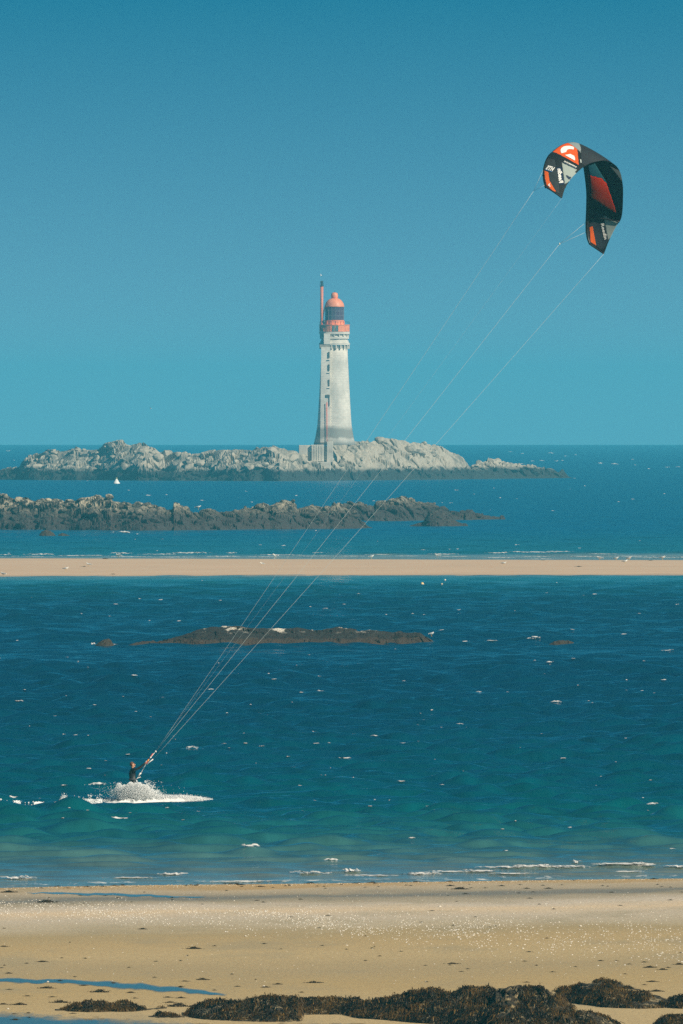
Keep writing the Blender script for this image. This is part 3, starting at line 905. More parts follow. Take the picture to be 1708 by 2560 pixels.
    for k in range(1, 12):
        a = k / 11 * math.pi / 2
        prof.append((max(R(23.8) * math.cos(a), R(6.5)), Z(765.5) + R(21) * math.sin(a)))
    dome = MB().lathe(prof, 0, 0, 40).build('dome', red, root, True)
    MB().lathe([(R(7.5), Z(746)), (R(8.6), Z(743)), (R(8.8), Z(737)), (R(7.2), Z(733)), (R(4), Z(731.3)), (0.01, Z(730.8))], 0, 0, 24).build('ventilator', red, dome, True)
    MB().tube([(R(1), 0, Z(731)), (R(1), 0, Z(727))], 0.05, 5).build('rod', dark, dome)
    # red mast on the left of the gallery
    mx_ = R(804.8 - ax); my = -R(14)
    mast = MB().tube([(mx_ - R(0.5), my, Z(829)), (mx_ - R(0.3), my, Z(780)), (mx_, my, Z(716))], [R(3.4), R(3.6), R(4.0)], 12).build('mast', simple('faded_red_mast', (0.66, 0.20, 0.12), 0.5), root, True)
    MB().lathe([(R(4.6), Z(716.2)), (R(4.6), Z(714)), (R(2.6), Z(713.8)), (R(2.2), Z(706)), (R(3.2), Z(705.6)), (R(2.6), Z(703)), (0.02, Z(702))], mx_, my, 14).build('beacon', dark, mast, True)
    for k in range(6):
        a = 2 * math.pi * k / 6
        MB().tube([(mx_ + R(4.6) * math.cos(a), my + R(4.6) * math.sin(a), Z(715)), (mx_ + R(3.4) * math.cos(a), my + R(3.4) * math.sin(a), Z(703.5))], 0.05, 4).build('cage_bar', dark, mast)
    MB().tube([(mx_ + R(3), my, Z(812)), (mx_ + R(2.2), my, Z(795)), (mx_ + R(5), my, Z(778)), (mx_ + R(8.5), my + R(6), Z(768))], 0.22, 6).build('brace', dark, mast)
    MB().ball((R(810 - ax), -R(30), Z(805)), R(4.6), 12, 8).build('fog_horn', dark, root, True)
    return root
lighthouse()

# quay blocks at the foot of the lighthouse
def quay():
    S = D_LH / F
    d0 = D_LH - 9.0
    root = empty('concrete_landing', P(785, 1156, d0))
    tag(root, 'grey concrete landing blocks and ramp below the lighthouse', 'landing')
    conc = simple('landing_concrete', (0.50, 0.46, 0.39), 0.9, 0.22, 0.5)
    void = simple('landing_recess', (0.06, 0.07, 0.07), 0.9)
    X = lambda px: (px - 785) * S
    Zq = lambda py: (1156 - py) * S
    def blk(x0, x1, yt, yb, y0, y1, name='block', m=conc):
        o = MB().box(X(x0), X(x1), y0, y1, Zq(yb), Zq(yt)).build(name, m, root)
        md = o.modifiers.new('bevel', 'BEVEL'); md.width = 0.12; md.segments = 1
        return o
    blk(747, 776.5, 1113, 1150, 0, 8)
    blk(777.3, 810, 1112, 1154, -0.8, 8)
    blk(810.8, 816, 1113, 1152, 0.6, 8)
    blk(816.6, 833, 1104, 1156, -0.3, 8, 'pier')
    blk(731, 744.5, 1130, 1168, 0.3, 3, 'pillar')
    blk(746, 762, 1148, 1170, -0.5, 4)
    blk(789, 827, 1154.8, 1178, -3.0, 4, 'ramp_slab')
    blk(762.6, 776, 1143, 1166, 0.8, 3, 'recess', void)
    blk(770, 788.4, 1155.5, 1162, -0.6, 2, 'recess', void)
    for k in range(5):
        blk(779.5 + 6 * k, 780.3 + 6 * k, 1112.8, 1153, -0.93, -0.7, 'fender')
quay()

# ------------------------------------------------------------------ whitecaps and breaking waves (pieces of the sea)
def cap_mesh(seed, long=False):
    r = np.random.default_rng(seed)
    nx, ny = (60, 9) if long else (22, 9)
    u = np.linspace(-1, 1, nx); v = np.linspace(-1, 1, ny)
    U, W = np.meshgrid(u, v)
    wid = np.clip(1 - np.abs(u) ** 2.2, 0, 1) * (0.35 + 0.9 * vnoise(u * (7 if long else 3), u * 0 + seed, seed))
    if long: wid = np.clip(1 - np.abs(u) ** 4, 0, 1) * (0.45 + 0.6 * vnoise(u * 9, u * 0 + seed, seed))
    h = np.clip(1 - np.abs(v) ** 1.5, 0, 1)
    Zz = np.outer(h, wid) * (0.55 + 0.9 * fbm(U * (12 if long else 5), W * 2, seed + 3, 3))
    X = U + 0.03 * r.normal(size=U.shape)
    Y = W * (0.35 + 0.65 * wid[None, :]) + 0.25 * (vnoise(U * 4, U * 0, seed + 9) - 0.5)
    V = np.stack([X, Y, Zz - 0.05], -1).reshape(-1, 3)
    o = grid_mesh('whitecap', V, ny, nx, None, None, True)
    me = o.data
    bpy.data.objects.remove(o)
    return me
CAPS = [cap_mesh(i) for i in range(8)]
LONGS = [cap_mesh(40 + i, True) for i in range(5)]
for me in CAPS: me.materials.append(M['cap'])
for me in LONGS: me.materials.append(M['cap'])
_cr = random.Random(5)
def whitecap(px, py, wpx, hpx=None, long=False, mat=None):
    d = dist(py + 1.0)
    x = (px - CX) / F * d
    w = wpx / F * d * (0.66 if long else 0.5)
    h = (hpx * (0.62 if long else 0.8) if hpx else max(1.8, wpx * 0.11)) / F * d
    me = _cr.choice(LONGS if long else CAPS)
    o = link('breaking_wave' if long else 'whitecap', me, None, sea)
    # set on the highest water near the spot
    hw = 3.5 if d < 1730 else 7.0
    cell = 0.3 if d < 950 else 0.45 if d < 1240 else 0.8 if d < 1730 else 1.6 if d < 2700 else 3.2 if d < 4400 else d * 0.012
    cell = max(cell, d * 0.00024)
    ys = np.linspace(d - hw, d + hw, 29); xs = np.full(29, x)
    zz = wave_z(xs, ys, cell)
    k = int(np.argmax(zz))
    z = float(zz[k]) + (0.03 if d > 1730 else 0); yy = float(ys[k])
    o.location = (x, yy, cz(yy) + z - 0.01)
    o.scale = (w * (1 if _cr.random() < 0.5 else -1), max(0.35, min(1.6, w * 0.6)) if not long else 1.1, h)
    o.rotation_euler = (0, 0, 0.0 if long else _cr.uniform(-0.25, 0.25))
    return o
def Q(lst, ox, oy, s):
    return [(ox + a / s, oy + b / s, c / s) for a, b, c in lst]
caps = Q([(610, 78, 40), (745, 170, 32), (625, 215, 22), (690, 228, 14), (345, 332, 22), (590, 408, 36), (880, 410, 98), (455, 550, 100), (760, 682, 36), (540, 722, 108), (285, 738, 20), (100, 750, 30),
          (905, 670, 26), (1155, 845, 105), (1525, 880, 90), (970, 108, 34), (1255, 82, 28), (1470, 105, 42), (1465, 38, 22), (1440, 298, 28), (1450, 360, 30), (1510, 365, 24), (1130, 372, 22), (1205, 372, 30),
          (1560, 440, 24), (85, 182, 50), (410, 470, 30), (290, 575, 34), (65, 600, 60), (375, 505, 18), (770, 400, 16), (1150, 178, 12), (1030, 394, 26)], 0, 1680, 1.836)
caps += Q([(465, 52, 36), (1060, 50, 24), (1300, 68, 30), (890, 88, 62), (1500, 132, 60), (955, 200, 40), (930, 250, 16), (1305, 278, 16), (1480, 292, 40), (290, 296, 24), (630, 337, 30), (1090, 323, 12),
           (990, 378, 60), (545, 493, 42), (150, 550, 40), (285, 580, 48), (20, 660, 70), (270, 755, 44), (1020, 655, 36), (310, 850, 30), (1425, 884, 68), (1050, 972, 24), (325, 1013, 42), (735, 983, 20),
           (750, 1060, 30), (1530, 1058, 40), (360, 436, 16), (415, 430, 12), (1435, 350, 18)], 854, 1560, 1.836)
caps += [(1148, 1538, 16), (1488, 1501, 15), (1460, 1496, 8), (1597, 1544, 14), (1031, 1549, 10), (965, 1546, 8), (400, 1511, 16), (814, 1526, 19), (776, 1526, 10), (351, 1503, 14), (1696, 1525, 10), (860, 1520, 12),
         (447, 1564, 15), (374, 1559, 10), (1107, 1588, 20), (45, 1607, 14), (1060, 1546, 8)]
caps += Q([(235, 152, 38), (325, 165, 30), (545, 162, 62), (660, 183, 36), (405, 223, 42), (475, 220, 50), (590, 222, 44), (635, 218, 30), (925, 240, 56), (1035, 246, 66), (1175, 210, 26), (1195, 254, 22), (1445, 270, 50),
           (1525, 268, 42), (158, 508, 20), (1180, 517, 40), (1075, 540, 24), (730, 357, 22), (810, 416, 18), (695, 440, 16), (1420, 475, 16), (1298, 282, 20), (735, 176, 30), (320, 245, 60)], 1200, 1080, 3.087)
caps += [(371, 1238, 17), (322, 1226, 8), (505, 1251, 13), (630, 1255, 10), (415, 1237, 8), (615, 1228, 8), (740, 1239, 10), (1140, 1225, 11), (1185, 1235, 6), (1250, 1244, 8), (1382, 1276, 12), (22, 1127, 18), (37, 1150, 6),
         (218, 1202, 7), (320, 1225, 7), (1128, 1257, 10), (1226, 1275, 8), (1106, 1257, 6), (935, 1252, 8)]
caps += [(708, 1368, 15), (790, 1330, 8), (650, 1366, 10), (1060, 1378, 18), (1144, 1379, 10), (1293, 1371, 16)]
caps += [(311, 1336, 36), (284, 1335, 8), (343, 1340, 9)]
for px, py, w in caps:
    whitecap(px, py, w * 1.2)
for k in range(150):                               # small scattered crests
    py = 1130 + 950 * _cr.random() ** 0.8
    px = _cr.uniform(-10, 1718)
    if 1390 < py < 1450 or 1270 < py < 1330 and px < 1250 or py < 1215 and px < 1450 or 1555 < py < 1625 and 300 < px < 1450: continue
    whitecap(px, py, _cr.uniform(4, 15), _cr.uniform(1.1, 2.0))
# foam against the small rocks in the water
for px, py, w, h in ((232, 1614, 16, 6), (287, 1617, 18, 3), (1330, 1610, 34, 4), (1160, 1613, 60, 2.5), (1230, 1613, 40, 2)):
    whitecap(px, py, w, h)
# surf on the back of the sandbar
for px, py, w, h in ((10, 1390, 40, 3), (95, 1389, 88, 5), (215, 1391, 110, 2.5), (305, 1386.5, 58, 6), (395, 1389, 110, 3), (475, 1386, 100, 7), (575, 1386, 30, 4), (700, 1389, 120, 3), (795, 1386, 26, 3), (950, 1389, 70, 3),
                     (1110, 1388, 80, 4), (1245, 1385, 60, 4), (1330, 1386, 130, 4), (1400, 1386, 80, 3), (1370, 1397, 110, 2), (1510, 1388, 100, 2), (1640, 1396, 120, 2)):
    whitecap(px, py, w, h, True)
for k in range(16):
    whitecap(-20 + 115 * k + _cr.uniform(-25, 25), 1391 + _cr.uniform(-1.5, 1.5) + k * 0.25, _cr.uniform(70, 130), _cr.uniform(1.6, 3.0), True)
# small breakers on the beach
for px, py, w, h in ((40, 2195, 110, 13), (60, 2204, 60, 4), (430, 2194, 90, 7), (780, 2186, 105, 11), (880, 2187, 60, 11), (610, 2199, 190, 5), (330, 2203, 120, 3), (1055, 2181, 85, 10), (1200, 2179, 110, 9), (1335, 2177, 120, 9),
                     (1435, 2175, 80, 8), (1510, 2174, 50, 7), (1610, 2174, 130, 10), (1690, 2173, 70, 8), (1060, 2192, 90, 3), (1130, 2180, 140, 6), (1270, 2178, 140, 7), (1390, 2176, 130, 6), (1560, 2175, 130, 7), (1439, 2155, 28, 10), (920, 2192, 140, 3), (1290, 2188, 180, 3), (1560, 2182, 120, 3)):
    d = dist(py)
    whitecap(px, py, w, h, True)

# thin wash along the waterline
def wash():
    xs = np.linspace(-20, 20, 260)
    shd = shore_d(xs)
    V = []
    for k in range(4):
        for x in xs:
            d = float(shd[int(round((x + 20) / 40 * 259))]) + 1.0 + k * 1.1 + 1.5 * (float(vnoise(x * 0.35, 2.0, 77)) - 0.5) * (1 if k < 2 else 0.4)
            V.append((x, d, 0.035 + 0.02 * math.sin(k)))
    V = np.array(V); V[:, 2] += np.maximum(wave_z(V[:, 0], V[:, 1]), 0)
    o = grid_mesh('shore_wash', V, 4, len(xs), M['foam_wash'], sea)
wash()

# ------------------------------------------------------------------ kitesurfer
D_R = dist(2004)
SR = D_R / F
def RP(px, py, dy=0.0):
    return P(px, py, D_R + dy)

def rider():
    skin = simple('skin', (0.62, 0.30, 0.17), 0.55)
    suit = simple('black_neoprene', (0.010, 0.011, 0.013), 0.55)
    root = empty('person', RP(338, 2004))
    tag(root, 'person in a black wetsuit leaning back, arms stretched to the kite bar', 'person')
    o0 = root.location
    J = {}
    E = []
    def j(n, px, py, dy, r, par=None):
        J[n] = (RP(px, py, dy) - o0, r)
        if par: E.append((par, n))
    j('pelvis', 333, 1953, 0, 0.150)
    j('waist', 331.5, 1944, 0, 0.130, 'pelvis')
    j('chest', 331, 1933, 0, 0.155, 'waist')
    j('shoulder', 332, 1924.5, 0, 0.120, 'chest')
    j('neck', 331.5, 1920.0, 0, 0.062, 'shoulder')
    j('headlow', 331.8, 1915.5, 0, 0.082, 'neck')
    j('head', 331.5, 1911.5, 0, 0.100, 'headlow')
    j('crown', 331.2, 1907.5, 0, 0.078, 'head')
    for s, dy, ex, ey, hx, hy in (('near', -0.20, 349.5, 1920.5, 364.5, 1907.0), ('far', 0.20, 350.5, 1917.5, 367.5, 1903.5)):
        j('sh_' + s, 335.0, 1924.5, dy, 0.075, 'shoulder')
        j('ua_' + s, 342, 1923.2, dy * 1.1, 0.058, 'sh_' + s)
        j('el_' + s, ex, ey, dy * 1.15, 0.048, 'ua_' + s)
        j('wr_' + s, hx - 2.4, hy + 2.4, dy * 1.0, 0.032, 'el_' + s)
        j('palm_' + s, hx, hy, dy * 0.95, 0.034, 'wr_' + s)
        for q in range(4):
            oy = dy * 0.95 + (q - 1.5) * 0.021
            L = (0.9, 1.0, 0.95, 0.75)[q]
            j('k%d_%s' % (q, s), hx + 1.9, hy - 1.6, oy, 0.0105, 'palm_' + s)
            j('f%d_%s' % (q, s), hx + 3.4 * L + 0.2, hy - 0.6, oy, 0.009, 'k%d_%s' % (q, s))
            j('t%d_%s' % (q, s), hx + 3.0 * L, hy + 0.9, oy, 0.008, 'f%d_%s' % (q, s))
        j('th_' + s, hx + 0.3, hy + 1.5, dy * 0.95 - 0.035, 0.011, 'palm_' + s)
        j('tt_' + s, hx + 1.9, hy + 1.9, dy * 0.95 - 0.028, 0.009, 'th_' + s)
    for s, dy, kx, ky, fx, fy in (('near', -0.13, 342.5, 1971.5, 334, 1993), ('far', 0.14, 348, 1970.5, 352, 1993.5)):
        j('hip_' + s, 333.5, 1957, dy * 0.8, 0.105, 'pelvis')
        j('kn_' + s, kx, ky, dy * 1.5, 0.068, 'hip_' + s)
        j('ca_' + s, (kx + fx) / 2 - 1, (ky + fy) / 2, dy * 1.6, 0.060, 'kn_' + s)
        j('an_' + s, fx, fy, dy * 1.6, 0.042, 'ca_' + s)
        j('ft_' + s, fx + 5, fy + 3.2, dy * 2.3, 0.036, 'an_' + s)
    names = list(J)
    me = bpy.data.meshes.new('body')
    me.from_pydata([tuple(J[n][0]) for n in names], [(names.index(a), names.index(b)) for a, b in E], [])
    ob = bpy.data.objects.new('body', me)
    COL.objects.link(ob)
    ob.modifiers.new('skin', 'SKIN')
    sv = me.skin_vertices[0].data
    for i, n in enumerate(names):
        r = J[n][1]
        sv[i].radius = (r, r)
        sv[i].use_root = (n == 'pelvis')
        if n in ('waist', 'chest', 'pelvis'):
            sv[i].radius = (r * 0.85, r * 1.2)
    ss = ob.modifiers.new('sub', 'SUBSURF'); ss.levels = 2; ss.render_levels = 2
    bpy.context.view_layer.update()
    dg = bpy.context.evaluated_depsgraph_get()
    me2 = bpy.data.meshes.new_from_object(ob.evaluated_get(dg))
    me2.name = 'body'
    bpy.data.objects.remove(ob)
    # nose, chin and ears joined into the same skin
    bm = bmesh.new(); bm.from_mesh(me2)
    hd = J['head'][0]
    def lump(c, r, sc_):
        res = bmesh.ops.create_icosphere(bm, subdivisions=2, radius=r, matrix=Matrix.Translation(c) @ Matrix.Diagonal((*sc_, 1)))
    lump(hd + Vector((0.108, -0.015, -0.01)), 0.026, (1, .8, 1.3))       # nose: facing the kite
    lump(hd + Vector((0.070, -0.005, -0.085)), 0.05, (1, 1, .8))         # chin
    lump(hd + Vector((0.0, -0.098, -0.01)), 0.032, (.8, .4, 1.2))
    lump(hd + Vector((0.0, 0.098, -0.01)), 0.032, (.8, .4, 1.2))
    lump(hd + Vector((0.092, -0.015, -0.060)), 0.020, (.6, 1.6, .5))     # mouth
    for v in (-0.04, 0.035):
        lump(hd + Vector((0.085, v - 0.008, 0.018)), 0.018, (.7, 1, .8))
    bm.to_mesh(me2); bm.free()
    me2.materials.append(suit); me2.materials.append(skin)
    zneck = (J['neck'][0].z + 0.012)
    hands = [J['wr_near'][0], J['wr_far'][0]]
    for p in me2.polygons:
        p.use_smooth = True
        c = p.center
        if c.z > zneck and abs(c.x - hd.x) < 0.19 and abs(c.y) < 0.17: p.material_index = 1
        for i, w in enumerate(hands):
            tip = J['palm_near' if i == 0 else 'palm_far'][0]
            if (c - w).dot((tip - w).normalized()) > 0.01 and (c - tip).length < 0.14: p.material_index = 1
    body = link('body', me2, None, root)
    # short hair on the back of the head
    hb = MB().ball(tuple(hd + Vector((-0.035, 0, 0.025))), 0.108, 14, 9, (0.92, 0.98, 1.0))
    hb.build('hair', simple('short_brown_hair', (0.13, 0.055, 0.025), 0.8, 0.3, 30), root, True)
    # waist harness with hook
    pw = J['waist'][0]; pp = J['pelvis'][0]
    mid = (pw + pp) / 2
    ring = [mid + Vector((0.150 * math.cos(a), 0.185 * math.sin(a), 0.0)) for a in [2 * math.pi * k / 20 for k in range(21)]]
    har = MB().tube(ring, 0.045, 6, False).build('harness', simple('grey_harness', (0.06, 0.06, 0.07), 0.6), root, True)
    MB().tube([mid + Vector((0.16, -0.04, 0.01)), mid + Vector((0.22, -0.02, 0.05)), mid + Vector((0.25, 0, 0.10))], 0.022, 6).build('hook', simple('steel_hook', (0.6, 0.6, 0.58), 0.3), har, True)
    return root, J, o0
prsn, J, PO = rider()

def board():
    # twin-tip board under the rider's feet
    a = RP(318, 1999, -0.30); b = RP(366, 1999.5, 0.30)
    c = (a + b) / 2
    ax = (b - a).normalized(); L = 1.38
    side = Vector((0, 1, 0)) - ax * ax.y; side.normalize(); side = (side + Vector((0, 0, 0.25))).normalized()
    up = ax.cross(side)
    if up.z < 0: up = -up
    n = 16; V = []; Fc = []
    for i in range(n + 1):
        t = -1 + 2 * i / n
        w = 0.205 * (1 - abs(t) ** 4 * 0.55); rk = 0.06 * t * t
        for s, zz in ((-1, 0), (1, 0), (1, 0.018), (-1, 0.018)):
            V.append(ax * t * L / 2 + side * s * w + up * (rk + zz))
    for i in range(n):
        for k in range(4):
            Fc.append((i * 4 + k, i * 4 + (k + 1) % 4, i * 4 + 4 + (k + 1) % 4, i * 4 + 4 + k))
    Fc += [(0, 1, 2, 3), (n * 4 + 3, n * 4 + 2, n * 4 + 1, n * 4)]
    root = empty('kiteboard', c)
    tag(root, 'short kiteboard under the rider, half buried in spray', 'kiteboard')
    mesh_obj('deck', V, Fc, simple('board_deck', (0.05, 0.06, 0.07), 0.35), root, False)
    for q in (-0.33, 0.33):
        MB().tube([ax * q + side * (-0.1) + up * 0.03, ax * q + up * 0.10, ax * q + side * 0.1 + up * 0.03], 0.028, 6).build('foot_strap', M['black'], root, True)
board()

# control bar: red and white ends, depower line running up to the lines
def control_bar():
    red = simple('bar_red', (0.70, 0.06, 0.035), 0.5)
    wht = simple('bar_white', (0.80, 0.78, 0.72), 0.5)
    org = simple('bar_orange', (0.80, 0.33, 0.05), 0.5)
    c = RP(368.5, 1902.5)
    root = empty('control_bar', c)
    tag(root, "red and white control bar gripped in the rider's hands", 'control bar')
    L = lambda px, py, dy=0.0: RP(px, py, dy) - c
    e0 = L(366.0, 1908.5, -0.34); e1 = L(371.5, 1897.5, 0.34)
    MB().tube([e0, e1], 0.020, 8).build('bar', red, root, True)
    MB().tube([L(364.5, 1912.5, -0.36), L(383, 1898.0, -0.40)], [0.020, 0.026], 8).build('float', wht, root, True)
    MB().tube([L(371.0, 1899.5, 0.30), L(383, 1884.5, 0.26)], [0.028, 0.040], 8).build('float', red, root, True)
    MB().tube([L(365.0, 1906.5, -0.05), L(367.5, 1903.2, 0)], 0.042, 8).build('grip', wht, root, True)
    MB().tube([L(368.2, 1903.6, -0.05), L(372.2, 1899.5, 0)], 0.034, 8).build('stopper', org, root, True)
    MB().tube([L(344.6, 1944.5), L(351.0, 1936.0), L(368.5, 1903.5), L(389.0, 1879.0)], 0.012, 6).build('depower_line', wht, root, True)
    MB().tube([L(345.5, 1940.0), L(352.5, 1932.5)], [0.022, 0.040], 8).build('chicken_loop', wht, root, True)
    MB().tube([L(344.3, 1946.3), L(351.5, 1942.5)], [0.010, 0.020], 8).build('safety_leash', wht, root, True)
    MB().tube([L(375.0, 1896.0), L(377.8, 1892.5)], 0.034, 8).build('trim_handle', wht, root, True)
    MB().ball(L(389.3, 1879.0), 0.045, 10, 7).build('swivel', wht, root, True)
    return c
control_bar()

# ------------------------------------------------------------------ spray and wake
def spray():
    r = np.random.default_rng(77)
    pts = []; siz = []
    def add(px, py, dy, s):
        d = D_R + dy
        pts.append(np.stack([(px - CX) / F * d, d, CAMH - (py - HY) / F * d], -1)); siz.append(s)
    # dense plume thrown up by the board
    n = 95000
    px = r.normal(334, 22, n); top = 1959 + 0.024 * np.abs(px - 330) ** 1.6 + 26 * (fbm(px / 13, px * 0, 3, 3) - 0.5)
    f = r.random(n) ** 0.68
    py = 2011 - (2011 - top) * f
    keep = (py < 2013) & (px > 285 + 14 * r.random(n) ** 0.5 * np.sign(r.random(n) - 0.4)) & (px < 405)
    px, py = px[keep], py[keep]
    add(px, py, r.normal(-0.1, 0.45, len(px)), 0.0025 + 0.006 * r.random(len(px)))
    # lighter droplets drifting to the right of the legs
    n = 9000
    px = 350 + np.abs(r.normal(0, 26, n)) - 10; py = 2000 - np.abs(r.normal(0, 20, n)) * np.clip(1.4 - (px - 345) / 70, 0.1, 1.4)
    k = (fbm(px / 7, py / 7, 31, 2) > 0.45) & (py > 1950)
    add(px[k], py[k], r.normal(0, 0.4, k.sum()), 0.004 + 0.009 * r.random(k.sum()))
    n = 1500
    px = r.normal(335, 38, n); py = 2000 - r.gamma(2, 11, n)
    k = py > 1955
    add(px[k], py[k], r.normal(0, 0.4, k.sum()), 0.004 + 0.006 * r.random(k.sum()))
    # foam ridge running out to the right and back to the left
    n = 30000
    px = r.uniform(245, 532, n)
    crest = np.interp(px, [245, 290, 340, 380, 420, 460, 500, 532], [2001, 1998, 1990, 1987, 1989, 1989, 1994, 2001])
    foot = np.interp(px, [245, 280, 340, 400, 440, 470, 500, 532], [2016, 2019, 2015, 2012, 2007, 2004, 2005, 2003.5])
    f = r.random(n) ** 1.6
    py = foot - (foot - crest) * f - r.exponential(1.2, n)
    add(px, py, r.normal(0, 0.35, n), 0.003 + 0.008 * r.random(n))
    # broken foam trail left behind on the water
    n = 26000
    px = -20 + 275 * r.random(n) ** 0.8
    mid = np.interp(px, [-20, 20, 70, 130, 165, 200, 255], [2030, 2028, 2024.5, 2023, 2019, 2009, 2010])
    wdt = np.interp(px, [-20, 60, 150, 175, 200, 255], [5.5, 3.2, 3.0, 6, 5, 6])
    py = mid + r.normal(0, 1, n) * wdt * 0.6
    k = fbm(px / 9, py / 2.2, 91, 3) > np.interp(px, [-20, 160, 255], [0.51, 0.50, 0.43])
    px, py = px[k], py[k]
    d = np.array([dist(v) for v in py])
    w = np.stack([(px - CX) / F * d, d, cz(d)], -1)
    w[:, 2] += wave_z(w[:, 0], w[:, 1]) + 0.02 + 0.10 * r.random(len(px)) ** 2 * np.clip((px - 120) / 60, 0.2, 1)
    pts.append(w); siz.append(0.005 + 0.014 * r.random(len(px)))
    n = 700                                             # little spurt where the wake starts
    px = r.normal(160, 4, n); py = 2004 - np.abs(r.normal(0, 7, n))
    add(px, py, r.normal(0, 0.3, n), 0.004 + 0.008 * r.random(n))
    P_ = np.concatenate(pts); Sg = np.concatenate(siz)
    tet = np.array([(1, 1, 1), (1, -1, -1), (-1, 1, -1), (-1, -1, 1)], float)
    rot = r.normal(size=(len(P_), 4, 3)) * 0.35
    V = P_[:, None, :] + (tet[None] + rot) * Sg[:, None, None]
    o = soup('wake_spray', V, [(0, 1, 2), (0, 3, 1), (0, 2, 3), (1, 3, 2)], 3, M['spray'])
    tag(o, "white spray and foam thrown up by the rider's board", 'spray', kind='stuff')
    # solid foam core under it, and the lacy trail behind, both lying on the water
    def ribbon(name, pts_, mat, seed, nr=10):
        xs = np.linspace(pts_[0][0], pts_[-1][0], 150)
        V = []
        for k in range(nr):
            t = k / (nr - 1)
            for x in xs:
                yt = np.interp(x, [p[0] for p in pts_], [p[1] for p in pts_]); yb = np.interp(x, [p[0] for p in pts_], [p[2] for p in pts_])
                jit = 2.2 * (float(vnoise(x / 7.0, t * 3, seed)) - 0.5)
                py = yb + (yt - yb) * t + jit * (0.3 + 0.7 * t)
                # foot lies on the sea, crest rises
                dfoot = dist(yb)
                V.append(tuple(P(x, py, dfoot + 0.9 * t)))
        V = np.array(V); V[:, 2] += np.maximum(wave_z(V[:, 0], V[:, 1]), 0) * 1.0 + 0.02
        g = grid_mesh(name, V, nr, len(xs), mat, o)
        at = g.data.attributes.new('edge', 'FLOAT', 'POINT')
        tt = np.repeat(np.linspace(0, 1, nr), len(xs)); uu = np.tile(np.linspace(0, 1, len(xs)), nr)
        at.data.foreach_set('value', (np.clip((1 - tt) * 1.5, 0, 1) * np.clip(np.minimum(uu, 1 - uu) * 9, 0, 1)).astype(np.float32))
        g['kind'] = 'stuff'
    ribbon('foam_ridge', [(236, 2012, 2013), (262, 2005, 2018), (300, 1999, 2018), (350, 1994, 2014.5), (400, 1992, 2011.5), (445, 1993, 2006), (480, 1996, 2004.5), (505, 1999.5, 2004.5), (534, 2003, 2003.6)], M['foam'], 5)
spray()

# ------------------------------------------------------------------ kite
ZK = 5.6
def zk(a, b):
    return (1320 + a / ZK, 330 + b / ZK)
LEp = [(240, 765), (213, 620), (220, 480), (270, 350), (345, 272), (480, 178), (640, 150), (735, 240), (775, 400), (805, 600), (828, 850), (825, 1080), (815, 1330), (830, 1480), (860, 1565)]
TEp = [(478, 925), (520, 790), (600, 660), (690, 565), (780, 490), (900, 430), (1085, 400), (1210, 455), (1285, 550), (1322, 700), (1332, 880), (1312, 1185), (1230, 1330), (1140, 1510), (1065, 1705)]
DEP = [-2.5, -2.2, -1.9, -1.5, -1.05, -0.5, 0.0, 0.4, 0.95, 1.7, 2.5, 3.15, 3.35, 3.35, 3.25]
D_K = D_R + 1.0
def cat(vals, s):
    n = len(vals)
    i = min(max(int(math.floor(s)), 0), n - 2); t = s - i
    g = lambda k: np.array(vals[min(max(k, 0), n - 1)], float)
    p0, p1, p2, p3 = g(i - 1), g(i), g(i + 1), g(i + 2)
    if i == 0: p0 = 2 * p1 - p2
    if i == n - 2: p3 = 2 * p2 - p1
    return 0.5 * ((2 * p1) + (-p0 + p2) * t + (2 * p0 - 5 * p1 + 4 * p2 - p3) * t * t + (-p0 + 3 * p1 - 3 * p2 + p3) * t ** 3)
L3 = [(a, b, c) for (a, b), c in zip(LEp, DEP)]
T3 = [(a, b, c - 0.25) for (a, b), c in zip(TEp, DEP)]
def kpt(z):
    x, y = zk(z[0], z[1])
    return np.array(P(x, y, D_K + z[2]))
NU, NV = 280, 56
KS = np.linspace(0, 14, NU)
KV = np.linspace(0, 1, NV)
base = np.zeros((NU, NV, 3))
for i, s in enumerate(KS):
    a, b = cat(L3, s), cat(T3, s)
    for k, v in enumerate(KV):
        base[i, k] = kpt(a * (1 - v) + b * v)
du = np.gradient(base, axis=0); dv = np.gradient(base, axis=1)
nrm = np.cross(du, dv); nrm /= np.linalg.norm(nrm, axis=2, keepdims=True) + 1e-9
if nrm[40, 28, 1] > 0: nrm = -nrm           # outward on the left lobe = towards the viewer
chord = np.linalg.norm(base[:, -1] - base[:, 0], axis=1)
bil = (KV ** 0.55 * (1 - KV) ** 0.9) * 1.9
endf = np.clip(np.minimum(KS, 14 - KS) / 1.5, 0.1, 1)
# slight scalloping between struts
STR = [1.2, 4.25, 6.3, 11.4]
scal = np.array([min(abs(s - q) for q in STR) for s in KS])
KSURF = base + nrm * (0.085 * chord * endf)[:, None, None] * bil[None, :, None] + nrm * (0.03 * np.clip(scal, 0, 1))[:, None, None] * np.sin(KV * math.pi)[None, :, None]
def proj(p):
    return np.stack([((p[..., 0] / p[..., 1]) * F + CX - 1320) * ZK, (HY - (p[..., 2] - CAMH) / p[..., 1] * F - 330) * ZK], -1)
KPX = proj(KSURF)

